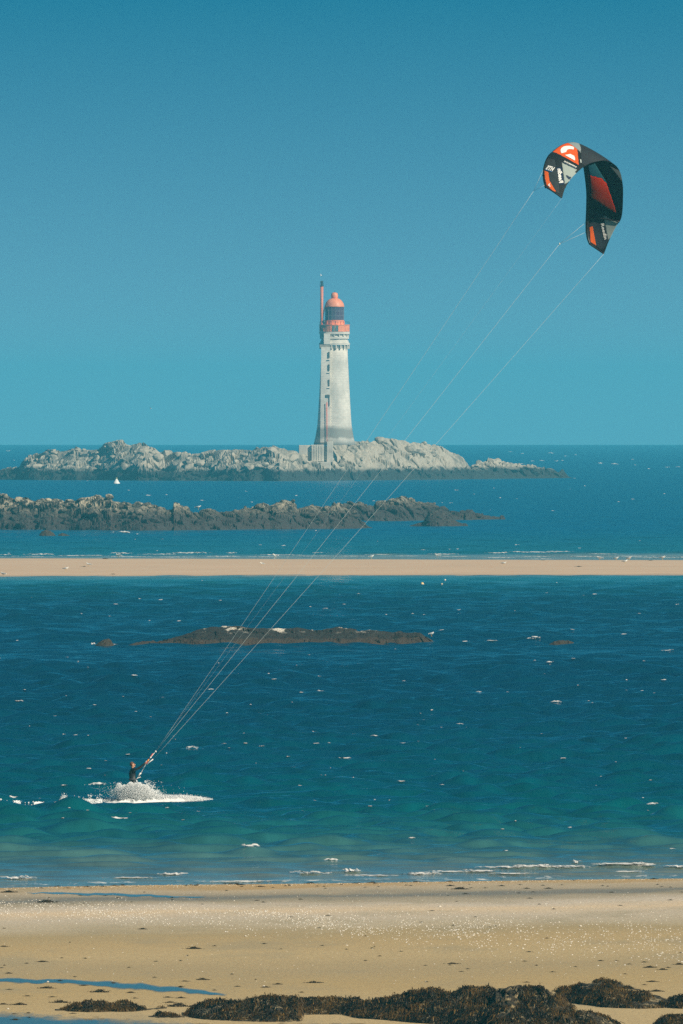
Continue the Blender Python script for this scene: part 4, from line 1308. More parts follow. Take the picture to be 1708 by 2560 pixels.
def inpoly(pt, poly):
    x, y = pt; c = False
    n = len(poly); jx = n - 1
    for i in range(n):
        xi, yi = poly[i]; xj, yj = poly[jx]
        if (yi > y) != (yj > y) and x < (xj - xi) * (y - yi) / (yj - yi) + xi: c = not c
        jx = i
    return c
KC = dict(orange=(0.88, 0.13, 0.015), orange_tip=(0.90, 0.16, 0.02), light=(0.44, 0.50, 0.46), light2=(0.34, 0.39, 0.39), black=(0.012, 0.013, 0.015), charcoal=(0.030, 0.036, 0.040), slate=(0.030, 0.034, 0.042),
          navy=(0.008, 0.025, 0.07), teal=(0.22, 0.42, 0.45), red=(1.0, 0.20, 0.01), tipgrey=(0.032, 0.040, 0.052), palegrey=(0.30, 0.32, 0.31), orange_low=(0.88, 0.15, 0.015))
LEFT = [('orange', [(340, 278), (300, 250), (400, 90), (545, 90), (560, 155), (610, 180), (690, 240), (712, 465), (540, 365), (390, 290)]),
        ('light2', [(545, 120), (700, 120), (735, 205), (750, 300), (690, 240), (600, 180), (560, 155)]),
        ('black', [(690, 240), (745, 290), (775, 500), (712, 465)]),
        ('black', [(250, 300), (390, 290), (540, 365), (712, 465), (790, 500), (700, 560), (690, 530), (480, 430), (375, 385), (290, 370)]),
        ('navy', [(395, 505), (470, 490), (515, 735), (437, 740)]),
        ('navy', [(525, 612), (545, 605), (605, 638), (590, 670), (565, 662)]),
        ('light', [(475, 432), (690, 528), (660, 560), (690, 590), (640, 650), (515, 732)]),
        ('orange_tip', [(228, 540), (285, 560), (300, 680), (395, 840), (345, 822), (262, 745), (236, 640)]),
        ('black', [(375, 380), (475, 430), (470, 490), (395, 505)]),
        ('charcoal', [(200, 370), (375, 380), (395, 505), (437, 740), (445, 860), (400, 850), (395, 840), (300, 680), (285, 560), (228, 540), (190, 560)])]
RIGHT = [('teal', [(845, 480), (935, 440), (1115, 730), (1030, 650), (868, 612)]),
         ('red', [(868, 612), (1030, 650), (1100, 722), (1245, 1140), (1180, 1105), (888, 915)]),
         ('black', [(800, 860), (888, 915), (1180, 1105), (1400, 1215), (1255, 1272), (1060, 1165), (870, 1070), (800, 1040)]),
         ('light', [(1060, 1165), (1255, 1272), (1200, 1420), (1122, 1515)]),
         ('orange_low', [(862, 1335), (905, 1325), (955, 1590), (878, 1540)]),
         ('tipgrey', [(868, 1072), (1060, 1165), (1122, 1515), (1060, 1640), (1010, 1640), (955, 1590), (905, 1325), (866, 1320)]),
         ('palegrey', [(1150, 482), (1260, 530), (1345, 600), (1310, 685), (1240, 590)]),
         ('black', [(935, 440), (985, 430), (1150, 725), (1300, 1150), (1245, 1140), (1100, 722)]),
         ('slate', [(985, 380), (1400, 400), (1400, 1215), (1300, 1150), (1150, 725)])]
def kite():
    root = empty('kite', Vector(P(1450, 500, D_K)))
    tag(root, 'black and orange inflatable kite arching in the sky', 'kite')
    o0 = np.array(root.location)
    cls = {}
    for i in range(NU - 1):
        for k in range(NV - 1):
            c = KPX[i:i + 2, k:k + 2].reshape(-1, 2).mean(0)
            s = KS[i]
            col = None
            if s < 6.05:
                col = 'charcoal_edge'
                for nm, pl in LEFT:
                    if inpoly(c, pl): col = nm + '_l'; break
                if s > 5.2 and col == 'charcoal_edge': col = 'slate_top'
                if c[0] > 740 and c[1] < 520 and s > 4.2: col = 'slate_top'
            else:
                col = 'black_edge'
                for nm, pl in RIGHT:
                    if inpoly(c, pl): col = nm + '_r'; break
                if s < 7.5 and col == 'black_edge' : col = 'slate_top'
            if k < 1 or k > NV - 2: col = 'black_edge'
            cls.setdefault(col, []).append((i, k))
    cc = dict(charcoal_edge=(0.012, 0.013, 0.015), slate_top=(0.026, 0.028, 0.034), black_edge=(0.012, 0.013, 0.015))
    def islands(cells):
        left = set(cells); out = []
        while left:
            st_ = [left.pop()]; grp = []
            while st_:
                a, b = st_.pop(); grp.append((a, b))
                for q in ((a + 1, b), (a - 1, b), (a, b + 1), (a, b - 1)):
                    if q in left: left.remove(q); st_.append(q)
            out.append(sorted(grp))
        return out
    parts = [(nm, isl) for nm, cells in cls.items() for isl in islands(cells)]
    fab = {}
    for nm, cells in parts:
        if len(cells) < 4 and False: continue
        base_n = nm.rsplit('_', 1)[0]
        col = cc.get(nm) or KC[base_n]
        vid = {}; V = []; Fc = []
        def gv(i, k):
            if (i, k) not in vid:
                vid[(i, k)] = len(V); V.append(KSURF[i, k] - o0)
            return vid[(i, k)]
        for i, k in cells:
            Fc.append((gv(i, k), gv(i + 1, k), gv(i + 1, k + 1), gv(i, k + 1)))
        if nm not in fab: fab[nm] = fabric('kite_' + nm, col, 0.85 if base_n in ('red', 'teal', 'palegrey') else 0.30 if max(col) > 0.2 else 0.1)
        o = mesh_obj('canopy_panel', V, Fc, fab[nm], root, True)
        md = o.modifiers.new('thick', 'SOLIDIFY'); md.thickness = 0.006; md.offset = 0
        if base_n in ('orange', 'red', 'teal', 'light', 'navy', 'orange_tip', 'orange_low'):
            o['label'] = {'orange': 'large orange panel of the kite', 'red': 'dark red panel glowing with light', 'teal': 'grey-teal panel above the red one', 'light': 'pale grey-green triangular panel', 'navy': 'navy blue strip',
                          'orange_tip': 'orange stripe at the wing tip', 'orange_low': 'orange stripe at the lower wing tip'}[base_n]
    # leading edge tube and struts
    rub = simple('kite_tube_black', (0.014, 0.015, 0.017), 0.45)
    def rad(s): return 0.045 + 0.06 * math.sin(math.pi * min(max(s / 14, 0), 1)) ** 0.8
    cd = base[:, -1] - base[:, 0]; cd /= np.linalg.norm(cd, axis=1, keepdims=True)
    le = [Vector(KSURF[i, 0] - o0 - nrm[i, 0] * rad(KS[i]) * (1.0 if KS[i] < 6.5 else 0.3) + cd[i] * rad(KS[i]) * (1.0 if KS[i] < 6.5 else 0.6)) for i in range(0, NU, 3)]
    MB().tube(le, [rad(KS[i]) for i in range(0, NU, 3)], 10).build('leading_edge', rub, root, True)
    for q in STR:
        i = int(q / 14 * (NU - 1))
        pts = [Vector(KSURF[i, k] - o0 - nrm[i, k] * 0.05) for k in range(0, NV, 5)]
        MB().tube(pts, [0.055 - 0.03 * t / len(pts) for t in range(len(pts))], 8).build('strut', rub, root, True)
    # tip edges
    for i in (0, NU - 1):
        MB().tube([Vector(KSURF[i, k] - o0) for k in range(0, NV, 3)], 0.035, 8).build('wing_tip', rub, root, True)

    # marks and lettering, laid on the visible side of the cloth
    def solve(pt, s0, s1):
        i0, i1 = int(s0 / 14 * (NU - 1)), int(s1 / 14 * (NU - 1))
        sub = KPX[i0:i1 + 1]
        dd = ((sub - np.array(pt)) ** 2).sum(-1)
        i, k = np.unravel_index(np.argmin(dd), dd.shape)
        i += i0
        i = min(max(i, 1), NU - 2); k = min(max(k, 1), NV - 2)
        ju = (KPX[i + 1, k] - KPX[i - 1, k]) / 2; jv = (KPX[i, k + 1] - KPX[i, k - 1]) / 2
        r = np.array(pt) - KPX[i, k]
        det = ju[0] * jv[1] - ju[1] * jv[0]
        a = (r[0] * jv[1] - r[1] * jv[0]) / det; b = (ju[0] * r[1] - ju[1] * r[0]) / det
        a = max(-1, min(1, a)); b = max(-1, min(1, b))
        p = KSURF[i, k] + a * (KSURF[i + 1, k] - KSURF[i - 1, k]) / 2 + b * (KSURF[i, k + 1] - KSURF[i, k - 1]) / 2
        n_ = nrm[i, k]
        if n_[1] > 0: n_ = -n_
        return p + n_ * 0.022 - o0
    def decal(name, verts2, faces, mat, s0, s1):
        V = [solve(v, s0, s1) for v in verts2]
        o = mesh_obj(name, V, faces, mat, root)
        md = o.modifiers.new('thick', 'SOLIDIFY'); md.thickness = 0.006; md.offset = 0
        return o
    wht = simple('print_white', (0.82, 0.80, 0.74), 0.6)
    def poly_fan(pl, sub=3):
        bm = bmesh.new()
        vs = [bm.verts.new((x, y, 0)) for x, y in pl]
        bm.faces.new(vs)
        bmesh.ops.triangulate(bm, faces=bm.faces[:])
        bmesh.ops.subdivide_edges(bm, edges=bm.edges[:], cuts=sub, use_grid_fill=True)
        bmesh.ops.triangulate(bm, faces=bm.faces[:])
        v2 = [(v.co.x, v.co.y) for v in bm.verts]
        bm.verts.index_update()
        fs = [tuple(v.index for v in f.verts) for f in bm.faces]
        bm.free()
        return v2, fs
    q14 = lambda a, b: ((a / 14.255 + 1350 - 1320) * ZK, (b / 14.255 + 350 - 330) * ZK)
    c_mark = [q14(*p) for p in [(770, 485), (730, 440), (728, 370), (760, 300), (830, 250), (930, 225), (1060, 222), (1180, 255), (1205, 300), (1190, 350), (1080, 335), (1000, 340), (960, 365), (945, 410), (935, 440), (860, 475)]]
    w_mark = [q14(*p) for p in [(890, 548), (1080, 510), (1220, 585), (1248, 680), (1240, 745)]]
    p_mark = [q14(*p) for p in [(870, 565), (905, 560), (1250, 745), (1230, 775)]]
    # keep the arc mark as quads between its outer and inner line
    def strip(outer, inner, n=14):
        def samp(pl, t):
            L = [0]
            for a, b in zip(pl, pl[1:]): L.append(L[-1] + math.dist(a, b))
            t *= L[-1]
            for i in range(len(pl) - 1):
                if t <= L[i + 1] + 1e-9:
                    f = (t - L[i]) / max(L[i + 1] - L[i], 1e-9)
                    return tuple(pl[i][k] * (1 - f) + pl[i + 1][k] * f for k in range(2))
            return pl[-1]
        V = []; Fc = []
        for i in range(n + 1):
            a, b = samp(outer, i / n), samp(inner, i / n)
            for k in range(4):
                V.append((a[0] * (1 - k / 3) + b[0] * k / 3, a[1] * (1 - k / 3) + b[1] * k / 3))
        for i in range(n):
            for k in range(3):
                Fc.append((i * 4 + k, i * 4 + k + 1, i * 4 + 5 + k, i * 4 + 4 + k))
        return V, Fc
    out_ = [q14(*p) for p in [(770, 485), (730, 430), (730, 360), (770, 290), (850, 240), (960, 222), (1070, 222), (1190, 255), (1208, 285)]]
    inn_ = [q14(*p) for p in [(930, 440), (945, 405), (950, 380), (970, 360), (1000, 345), (1040, 335), (1090, 335), (1150, 345), (1195, 350)]]
    decal('arc_mark', *strip(out_, inn_), wht, 3.2, 6.0)
    decal('wedge_mark', *poly_fan(w_mark), wht, 3.2, 6.0)
    decal('small_mark', *strip([q14(*p) for p in [(360, 1550), (290, 1600), (300, 1640), (360, 1680)]], [q14(*p) for p in [(360, 1580), (330, 1605), (335, 1630), (375, 1650)]], 8), wht, 0.2, 3.0)
    decal('pale_edge', *strip([q14(*p) for p in [(1420, 690), (1440, 820)]], [q14(*p) for p in [(1470, 720), (1480, 830)]], 4), simple('print_pale', (0.4, 0.45, 0.42), 0.6), 3.6, 6.0)
    def text(s_, origin, ex, ey, mat, s0, s1, name='lettering', bold=0.0):
        cu = bpy.data.curves.new('lettering', 'FONT')
        cu.body = s_; cu.size = 1.0; cu.resolution_u = 3; cu.offset = bold
        to = bpy.data.objects.new('lettering', cu); COL.objects.link(to)
        bpy.context.view_layer.update()
        me = bpy.data.meshes.new_from_object(to.evaluated_get(bpy.context.evaluated_depsgraph_get()))
        bpy.data.objects.remove(to)
        co = np.array([v.co[:2] for v in me.vertices])
        w = co[:, 0].max() - co[:, 0].min(); h = 0.70
        co[:, 0] = (co[:, 0] - co[:, 0].min()) / w
        co[:, 1] = co[:, 1] / h
        v2 = [(origin[0] + a * ex[0] + b * ey[0], origin[1] + a * ex[1] + b * ey[1]) for a, b in co]
        fs = [tuple(p.vertices) for p in me.polygons]
        bpy.data.meshes.remove(me)
        decal(name, v2, fs, mat, s0, s1)
    text('Reedin', (1022, 1285), (50, 222), (42, -8), wht, 10.5, 13.9, bold=0.02)
    text('Reedin', q14(690, 1545), (q14(625, 1040)[0] - q14(690, 1545)[0], q14(625, 1040)[1] - q14(690, 1545)[1]), (56, -6), wht, 0.3, 3.9, bold=0.035)
    text('HTS', q14(440, 1120), (q14(195, 1045)[0] - q14(440, 1120)[0], q14(195, 1045)[1] - q14(440, 1120)[1]), (36, -50), wht, 0.3, 3.9, bold=0.035)
    text('SUPERMODEL', q14(1290, 1000), (q14(840, 780)[0] - q14(1290, 1000)[0], q14(840, 780)[1] - q14(1290, 1000)[1]), (6, -16), wht, 1.5, 4.6, bold=0.02)
    blue = simple('print_blue', (0.01, 0.10, 0.28), 0.6)
    decal('blue_underline', *strip([q14(185, 1050), q14(440, 1125)], [q14(195, 1075), q14(430, 1150)], 6), blue, 0.3, 3.9)
    decal('blue_underline', *strip([q14(830, 800), q14(1290, 1010)], [q14(835, 825), q14(1290, 1050)], 8), simple('print_navy', (0.008, 0.04, 0.08), 0.6), 1.5, 4.6)
    return root
kite()

# flying lines
def kite_lines():
    lm = simple('pale_line', (0.58, 0.62, 0.58), 0.6)
    K = lambda px, py, dy: P(px, py, D_K + dy)
    sw = RP(389.3, 1879.0)
    def ln(a, b, lab, knot=None, ends=(), r=0.0050):
        pts = [a, b]
        c = a
        root = empty('kite_line', a)
        tag(root, lab, 'kite line', 'lines from bar to kite')
        n = 24
        L = [(a + (b - a) * t / n + Vector((0, 0, -0.10 * math.sin(math.pi * t / n)))) - a for t in range(n + 1)]
        MB().tube(L, r, 5).build('line', lm, root, True)
        if knot: MB().ball(b - a, 0.035, 8, 6, (1, 1, 1.6)).build('knot', lm, root, True)
        for e in ends:
            MB().tube([b - a, e - a], 0.0055, 4).build('bridle', lm, root, True)
    E_ = lambda q, k: Vector(KSURF[int(round(q / 14 * (NU - 1))), k])
    ln(sw, K(1334, 478, -2.2), 'front line reaching the upper left wing of the kite', False, [E_(1.6, 0), E_(0.15, 0)])
    ln(sw, K(1399, 610, 2.9), 'front line ending in a knotted bridle under the right wing of the kite', True, [E_(11.7, 0), E_(12.4, 0)])
    ln(RP(383, 1898, -0.40), E_(14, NV - 1), 'back line reaching the lowest tip of the kite', False)
    ln(RP(383, 1884.5, 0.26), E_(0, NV - 1), 'back line reaching the left wing tip of the kite', False, (), 0.0020)
kite_lines()

# ------------------------------------------------------------------ birds
def make_gull(fly=False):
    root = empty('gull', (0, 0, 0))
    b = MB()
    prof = [(-0.30, 0.012, 0), (-0.22, 0.05, 0.0), (-0.10, 0.085, 0), (0.02, 0.095, 0.01), (0.12, 0.075, 0.03), (0.18, 0.05, 0.06)]
    zb = 0.26 if not fly else 0.0
    b.tube([(x, 0, zb + z + 0.02 * (x > 0.1)) for x, r, z in prof], [r for x, r, z in prof], 10)
    b.build('body', M['white'], root, True)
    MB().ball((0.205, 0, zb + 0.115), 0.052, 10, 7, (1.15, 0.9, 1)).build('head', M['white'], root, True)
    MB().tube([(0.25, 0, zb + 0.11), (0.315, 0, zb + 0.095)], [0.016, 0.005], 6).build('bill', M['yellow'], root, True)
    MB().tube([(-0.28, 0, zb), (-0.38, 0, zb - 0.015)], [0.03, 0.045], 6).build('tail', M['white'], root)
    for s in (-1, 1):
        if fly:
            V = [(0.10, s * 0.06, 0.04), (0.12, s * 0.30, 0.20), (0.02, s * 0.62, 0.34), (-0.10, s * 0.64, 0.33), (-0.06, s * 0.30, 0.19), (-0.12, s * 0.06, 0.03)]
            V2 = [(x, y, z - 0.02) for x, y, z in V]
            Fc = [(0, 1, 4, 5), (1, 2, 3, 4), (6, 11, 10, 7), (7, 10, 9, 8)] + [(i, (i + 1) % 6, 6 + (i + 1) % 6, 6 + i) for i in range(6)]
            mesh_obj('wing', V + V2, Fc, M['white'], root)
        else:
            MB().tube([(0.10, s * 0.07, zb + 0.05), (-0.05, s * 0.095, zb + 0.04), (-0.24, s * 0.05, zb + 0.02), (-0.40, s * 0.01, zb + 0.015)], [0.02, 0.05, 0.035, 0.006], 6).build('wing', M['gullgrey'], root, True)
            MB().tube([(0.0, s * 0.035, zb - 0.07), (0.01, s * 0.035, 0.0), (0.05, s * 0.035, 0.0)], 0.009, 5).build('leg', M['yellow'], root)
    return root
g0 = make_gull(); gf = make_gull(True)
first = True
def bar_point(px, py):
    d = dist(py, 0.2)
    return Vector(((px - CX) / F * d, d, cz(d) + 0.19))
gr = random.Random(9)
for px, py, wade in ((165, 1428, 0), (222, 1417, 0), (8, 1440, 1), (655, 1415, 0), (1260, 1414, 0), (1563, 1410, 0), (296, 1394, 1), (688, 1394, 1), (929, 1396, 1), (1499, 1402, 1), (1541, 1402, 1), (1573, 1403, 1), (1657, 1401, 1), (1094, 1393, 1)):
    o = g0 if first else copy_tree(g0)
    first = False
    p = bar_point(px, py)
    if wade:
        d = dist(py); p = Vector(((px - CX) / F * d, d, cz(d) - 0.06 if py > 1430 or py < 1398 else cz(d) + 0.02))
    o.location = p
    s = gr.uniform(1.05, 1.3)
    o.scale = (s, s, s)
    o.rotation_euler = (0, 0, gr.choice([gr.uniform(-0.7, 0.7), math.pi + gr.uniform(-0.7, 0.7)]))
    if wade: tag(o, 'white gull standing in the shallow edge of the sandbar', 'gull', 'gulls wading at the sandbar edge')
    else: tag(o, 'white gull standing on the dry sand of the sandbar', 'gull', 'gulls on the sandbar')
o = copy_tree(g0); o.location = P(496, 1270, D_SK + 16) - Vector((0, 0, 0.25)); o.scale = (1.5, 1.5, 1.5); tag(o, 'white gull perched on the skerry rocks', 'gull')
o = copy_tree(g0); o.location = P(1079, 1591, dist(1615) + 4); o.scale = (0.8, 0.8, 0.8); o.rotation_euler = (0, 0, 0.6); tag(o, 'small gull at the sloping end of the long low brown rock', 'gull')
gf.location = P(803.5, 690, D_LH - 1.5); gf.scale = (1.05, 1.05, 1.05); gf.rotation_euler = (0.35, 0.2, 0.6); tag(gf, 'white gull with raised wings above the red lighthouse mast', 'gull')
o = copy_tree(gf); o.location = P(376.5, 1021.5, 3000); o.rotation_euler = (0.5, 0, 2.6); o.scale = (0.6, 0.6, 0.6); tag(o, 'distant white gull flying in the open sky over the island', 'gull')

# ------------------------------------------------------------------ buoys
def buoy(px, py, rpx, col, lab):
    d = dist(py + rpx)
    r = rpx / F * d
    root = empty('mooring_buoy', ((px - CX) / F * d, d, cz(d)))
    tag(root, lab, 'buoy')
    MB().ball((0, 0, r * 0.8), r, 14, 10).build('float', simple('buoy_' + str(px), col, 0.4), root, True)
    MB().lathe([(r * 1.03, r * 0.6), (r * 1.03, r * 0.9)], 0, 0, 16).build('band', simple('buoy_band' + str(px), (0.7, 0.65, 0.55), 0.5), root, True)
    MB().tube([(0.25 * r * math.cos(a), 0, r * 1.85 + 0.25 * r * math.sin(a)) for a in [2 * math.pi * k / 10 for k in range(11)]], r * 0.07, 5, False).build('eye', M['black'], root, True)
buoy(1056, 1459, 4.2, (0.80, 0.55, 0.22), 'largest orange-white mooring buoy afloat beyond the long low rock')
buoy(1105, 1460.5, 2.8, (0.78, 0.62, 0.40), 'small pale mooring buoy afloat just beside the larger orange-white one')
buoy(1113, 1449.5, 2.4, (0.78, 0.74, 0.64), 'tiny white mooring buoy afloat close to the sandbar edge')
def cone_buoy():
    d = dist(1209)
    S = d / F
    root = empty('conical_buoy', ((291.5 - CX) * S, d, cz(d)))
    tag(root, 'white cone-shaped buoy floating in front of the rocky island', 'buoy')
    MB().lathe([(8.6 * S, -0.15), (8.6 * S, 1.0 * S), (7.9 * S, 1.8 * S), (2.2 * S, 11 * S), (1.8 * S, 11.4 * S)], 0, 0, 20).build('cone', simple('buoy_white_paint', (0.85, 0.82, 0.76), 0.5), root, True)
    MB().lathe([(1.9 * S, 11.3 * S), (2.6 * S, 12.5 * S), (2.2 * S, 14.5 * S), (0.02, 15.2 * S)], 0, 0, 12).build('topmark', simple('buoy_topmark', (0.30, 0.30, 0.12), 0.5), root, True)
cone_buoy()

# ------------------------------------------------------------------ weed-covered rocks on the beach
weed_d = rock_material('weed_bed_rock', -50, 0.1, (0.46, 0.35, 0.18), (0.016, 0.011, 0.005), (0.03, 0.02, 0.01), 0.42, 3.2)
def frond_mat(name, a, b_, c3):
    m, nt, b = new_mat(name)
    oi = N(nt, 'ShaderNodeNewGeometry')
    n1 = noise(nt, scaled(nt, oi.outputs['Position'], (1, 0.3, 1)), 1.3, 4, 0.65)
    n2 = N(nt, 'ShaderNodeTexWhiteNoise'); n2.noise_dimensions = '1D'
    nt.links.new(oi.outputs['Random Per Island'], n2.inputs['W'])
    c = mix_col(nt, maprange(nt, n1, 0.44, 0.60), a, b_)
    c = mix_col(nt, maprange(nt, n2.outputs['Value'], 0.86, 1.0, 0, 1), c, c3)
    nt.links.new(c, b.inputs['Base Color'])
    b.inputs['Roughness'].default_value = 0.5
    b.inputs['Specular IOR Level'].default_value = 0.25
    return m
M['frond'] = frond_mat('bladder_weed', (0.008, 0.005, 0.0015), (0.085, 0.046, 0.009), (0.20, 0.115, 0.025))
M['frond_dry'] = frond_mat('drift_weed', (0.030, 0.021, 0.012), (0.055, 0.036, 0.018), (0.10, 0.07, 0.03))

def fronds(name, base_pts, down, mat, parent, seed, L=(0.10, 0.30), w=(0.006, 0.014), lift=0.045):
    """ribbon-like weed blades; base_pts (n,3), down (n,3) draping direction"""
    r = np.random.default_rng(seed)
    n = len(base_pts)
    ln = r.uniform(*L, n)[:, None]; wd = r.uniform(*w, n)[:, None]
    dirn = down + r.normal(0, 0.55, (n, 3)) * np.array([1, 1, 0.35])
    dirn /= np.linalg.norm(dirn, axis=1, keepdims=True)
    side = np.cross(dirn, np.array([0, 0, 1.0])); side /= np.linalg.norm(side, axis=1, keepdims=True) + 1e-6
    side = side + r.normal(0, 0.4, (n, 3)); side /= np.linalg.norm(side, axis=1, keepdims=True)
    p0 = base_pts
    lf = np.abs(r.normal(lift, lift * 0.6, n))[:, None] * np.array([0, 0, 1.0])
    p1 = p0 + dirn * ln * 0.4 + lf
    p2 = p0 + dirn * ln * 0.75 + lf * 0.8 + np.array([0, 0, -1.0]) * ln * 0.10
    p3 = p0 + dirn * ln + lf * 0.2 + np.array([0, 0, -1.0]) * ln * 0.35
    V = np.stack([p0 - side * wd * .5, p0 + side * wd * .5, p1 - side * wd, p1 + side * wd, p2 - side * wd * .9, p2 + side * wd * .9, p3 - side * wd * .2, p3 + side * wd * .2], 1)
    o = soup(name, V, [(0, 1, 3, 2), (2, 3, 5, 4), (4, 5, 7, 6)], 4, mat, parent, True)
    o['kind'] = 'stuff'
    return o

def weed_rock(sky, basepy, depth, label, seed, nc, nr=60, size=0.50, amp=0.40, nf=5000, p=0.6, bare=0.30):
    def front(px):
        py = np.interp(px, [q[0] for q in basepy], [q[1] for q in basepy])
        return beach_hit(px, py).y
    g = lambda x, d: beach_z(x, d)
    o, V = rock_field('weed_covered_rock', sky, front, depth, weed_d, nc, nr, size=size, amp=amp, ground=g, seed=seed, p=p, tr=0.55, sink=0.12, lump=0.45, front_noise=0.15)
    tag(o, label, 'rock', 'weed-covered rocks on the beach')
    r = np.random.default_rng(seed)
    nf = int(nf * 0.85)
    i = (nr * (0.04 + 0.62 * r.random(nf))).astype(int); j = (nc * r.random(nf)).astype(int)
    i = np.clip(i, 0, nr - 2); j = np.clip(j, 0, nc - 2)
    B = V[i, j] + r.random((nf, 1)) * (V[i, np.minimum(j + 1, nc - 1)] - V[i, j])
    bald = fbm(B[:, 0] * 1.1, B[:, 1] * 0.25 + B[:, 2] * 1.8, seed + 50, 3)
    keep = (bald > bare) & (B[:, 2] > beach_z(B[:, 0], B[:, 1]) + 0.02)
    B = B[keep]
    down = np.tile(np.array([0.05, -0.75, -0.45]), (len(B), 1))
    fronds('seaweed', B, down, M['frond'], o, seed)
    return o
weed_rock([(138, 2530), (150, 2524), (165, 2520), (182, 2509), (200, 2508), (215, 2502), (225, 2500), (240, 2503), (255, 2500), (275, 2509), (300, 2503), (310, 2501), (330, 2507), (350, 2516), (362, 2523), (390, 2521), (408, 2518), (418, 2524)],
          [(138, 2531), (360, 2531), (418, 2526)], 4.0, 'smallest brown weed-covered rock mound beside the blue pool', 101, 160, nf=5200)
weed_rock([(372, 2543), (388, 2536), (400, 2530), (420, 2531), (440, 2536), (462, 2544)], [(372, 2545), (462, 2546)], 2.0, 'low tuft of dark weed at the left foot of the long weedy rocks', 102, 90, 40, nf=1600, amp=0.1)
weed_rock([(455, 2542), (465, 2532), (490, 2512), (510, 2503), (545, 2499), (580, 2500), (610, 2498), (640, 2494), (670, 2490), (700, 2488), (727, 2486), (750, 2490), (790, 2493), (810, 2492), (850, 2491), (880, 2491), (905, 2497), (918, 2504)],
          [(455, 2549), (600, 2556), (745, 2556), (757, 2541), (880, 2541), (918, 2540)], 9.0, 'long dark weed-covered rock bank with yellow weed along its foot', 103, 360, nf=15000)
weed_rock([(860, 2515), (890, 2502), (920, 2496), (950, 2497), (970, 2490), (980, 2484), (1010, 2483), (1030, 2476), (1060, 2475), (1080, 2474), (1100, 2477), (1130, 2476), (1150, 2471), (1180, 2470), (1200, 2472), (1220, 2469), (1240, 2474), (1262, 2478)],
          [(860, 2546), (900, 2552), (990, 2556), (1060, 2562), (1262, 2572)], 10.0, 'tall weed-covered rock mass with pale bare patches showing through', 104, 330, nf=16000, bare=0.40)
weed_rock([(1225, 2500), (1240, 2476), (1265, 2467), (1280, 2463), (1300, 2464), (1318, 2470), (1330, 2462), (1345, 2458), (1370, 2463), (1390, 2470), (1405, 2480), (1425, 2500), (1450, 2518)],
          [(1225, 2575), (1450, 2575)], 10.0, 'double-humped weed-covered rock next to the tall mass', 105, 200, nf=12000, bare=0.38)
weed_rock([(1385, 2482), (1400, 2467), (1430, 2462), (1455, 2457), (1480, 2458), (1500, 2456), (1540, 2462), (1570, 2475), (1600, 2477), (1625, 2483), (1640, 2490), (1660, 2497), (1672, 2499), (1690, 2491), (1708, 2488), (1760, 2484)],
          [(1385, 2505), (1450, 2512), (1510, 2520), (1600, 2525), (1760, 2526)], 7.0, 'flat spread of dark weed running over low rocks beside open sand', 106, 320, nf=12000, amp=0.15)
weed_rock([(1484, 2456), (1495, 2449), (1503, 2446), (1520, 2450), (1545, 2457), (1560, 2463), (1590, 2473), (1600, 2476)], [(1484, 2462), (1545, 2473), (1600, 2479)], 3.0, 'tilted weedy slab peaking above the flat spread of weed', 107, 120, 40, nf=2600, amp=0.08)
weed_rock([(1330, 2545), (1360, 2530), (1400, 2522), (1440, 2518), (1480, 2520), (1510, 2530), (1530, 2548), (1550, 2562)], [(1330, 2578), (1550, 2576)], 5.0, 'ragged weedy rock with pale streaks, in front of the flat weed spread', 108, 180, nf=6500, bare=0.44)
weed_rock([(1636, 2560), (1648, 2545), (1660, 2538), (1680, 2536), (1708, 2538), (1760, 2540)], [(1636, 2578), (1760, 2578)], 4.0, 'small dark weed hump alone across the open sand', 109, 110, 40, nf=3500)

# drift weed clumps lying on the sand
def clump_variants():
    out = []
    for s in range(5):
        r = np.random.default_rng(300 + s)
        n = 150
        B = np.stack([r.normal(0, 0.40, n), r.normal(0, 0.25, n), np.abs(r.normal(0, 0.03, n))], -1)
        B[:, 2] += 0.12 * np.exp(-(B[:, 0] / 0.3) ** 2)
        o = fronds('drift_weed', B, np.tile(np.array([0.0, -0.2, -0.1]), (n, 1)) + r.normal(0, 0.8, (n, 3)) * np.array([1, .6, .1]), M['frond_dry'], None, 310 + s, L=(0.15, 0.45), w=(0.02, 0.045), lift=0.05)
        me = o.data
        bpy.data.objects.remove(o)
        out.append(me)
    return out
CL = clump_variants()
dr = random.Random(12)
cl = Q([(215, 214, 72), (40, 168, 60), (890, 427, 62), (985, 414, 16), (1213, 404, 20), (195, 487, 46), (18, 417, 34), (8, 515, 18), (40, 540, 24), (122, 494, 14), (655, 337, 36), (635, 133, 26), (910, 132, 24), (400, 142, 26), (1195, 142, 34), (1180, 205, 24),
        (1525, 120, 26), (540, 193, 20), (370, 182, 18), (485, 183, 18), (1335, 281, 20), (1505, 274, 22), (1380, 200, 18), (790, 192, 14), (605, 212, 10), (1290, 428, 14), (830, 482, 10), (860, 458, 8), (310, 148, 22), (1040, 160, 12)], 0, 2140, 1.836)
cl += Q([(545, 190, 66), (595, 184, 20), (500, 175, 36), (850, 187, 28), (950, 187, 32), (865, 232, 26), (415, 288, 22), (800, 142, 40), (955, 138, 22), (1280, 265, 22), (570, 212, 30), (510, 533, 48), (385, 540, 18), (580, 556, 18), (550, 568, 20), (968, 570, 22),
         (1263, 519, 16), (1320, 534, 20), (1390, 525, 24), (1415, 550, 48), (1475, 560, 38), (1500, 550, 20), (1550, 536, 40), (1190, 519, 26), (840, 521, 18), (862, 478, 24), (680, 364, 12), (175, 497, 16), (110, 518, 14), (45, 158, 40), (335, 155, 28), (735, 175, 26), (815, 208, 14),
         (880, 203, 16), (1240, 205, 22), (1510, 240, 20), (1470, 178, 14), (140, 461, 18), (110, 405, 10)], 854, 2120, 1.836)
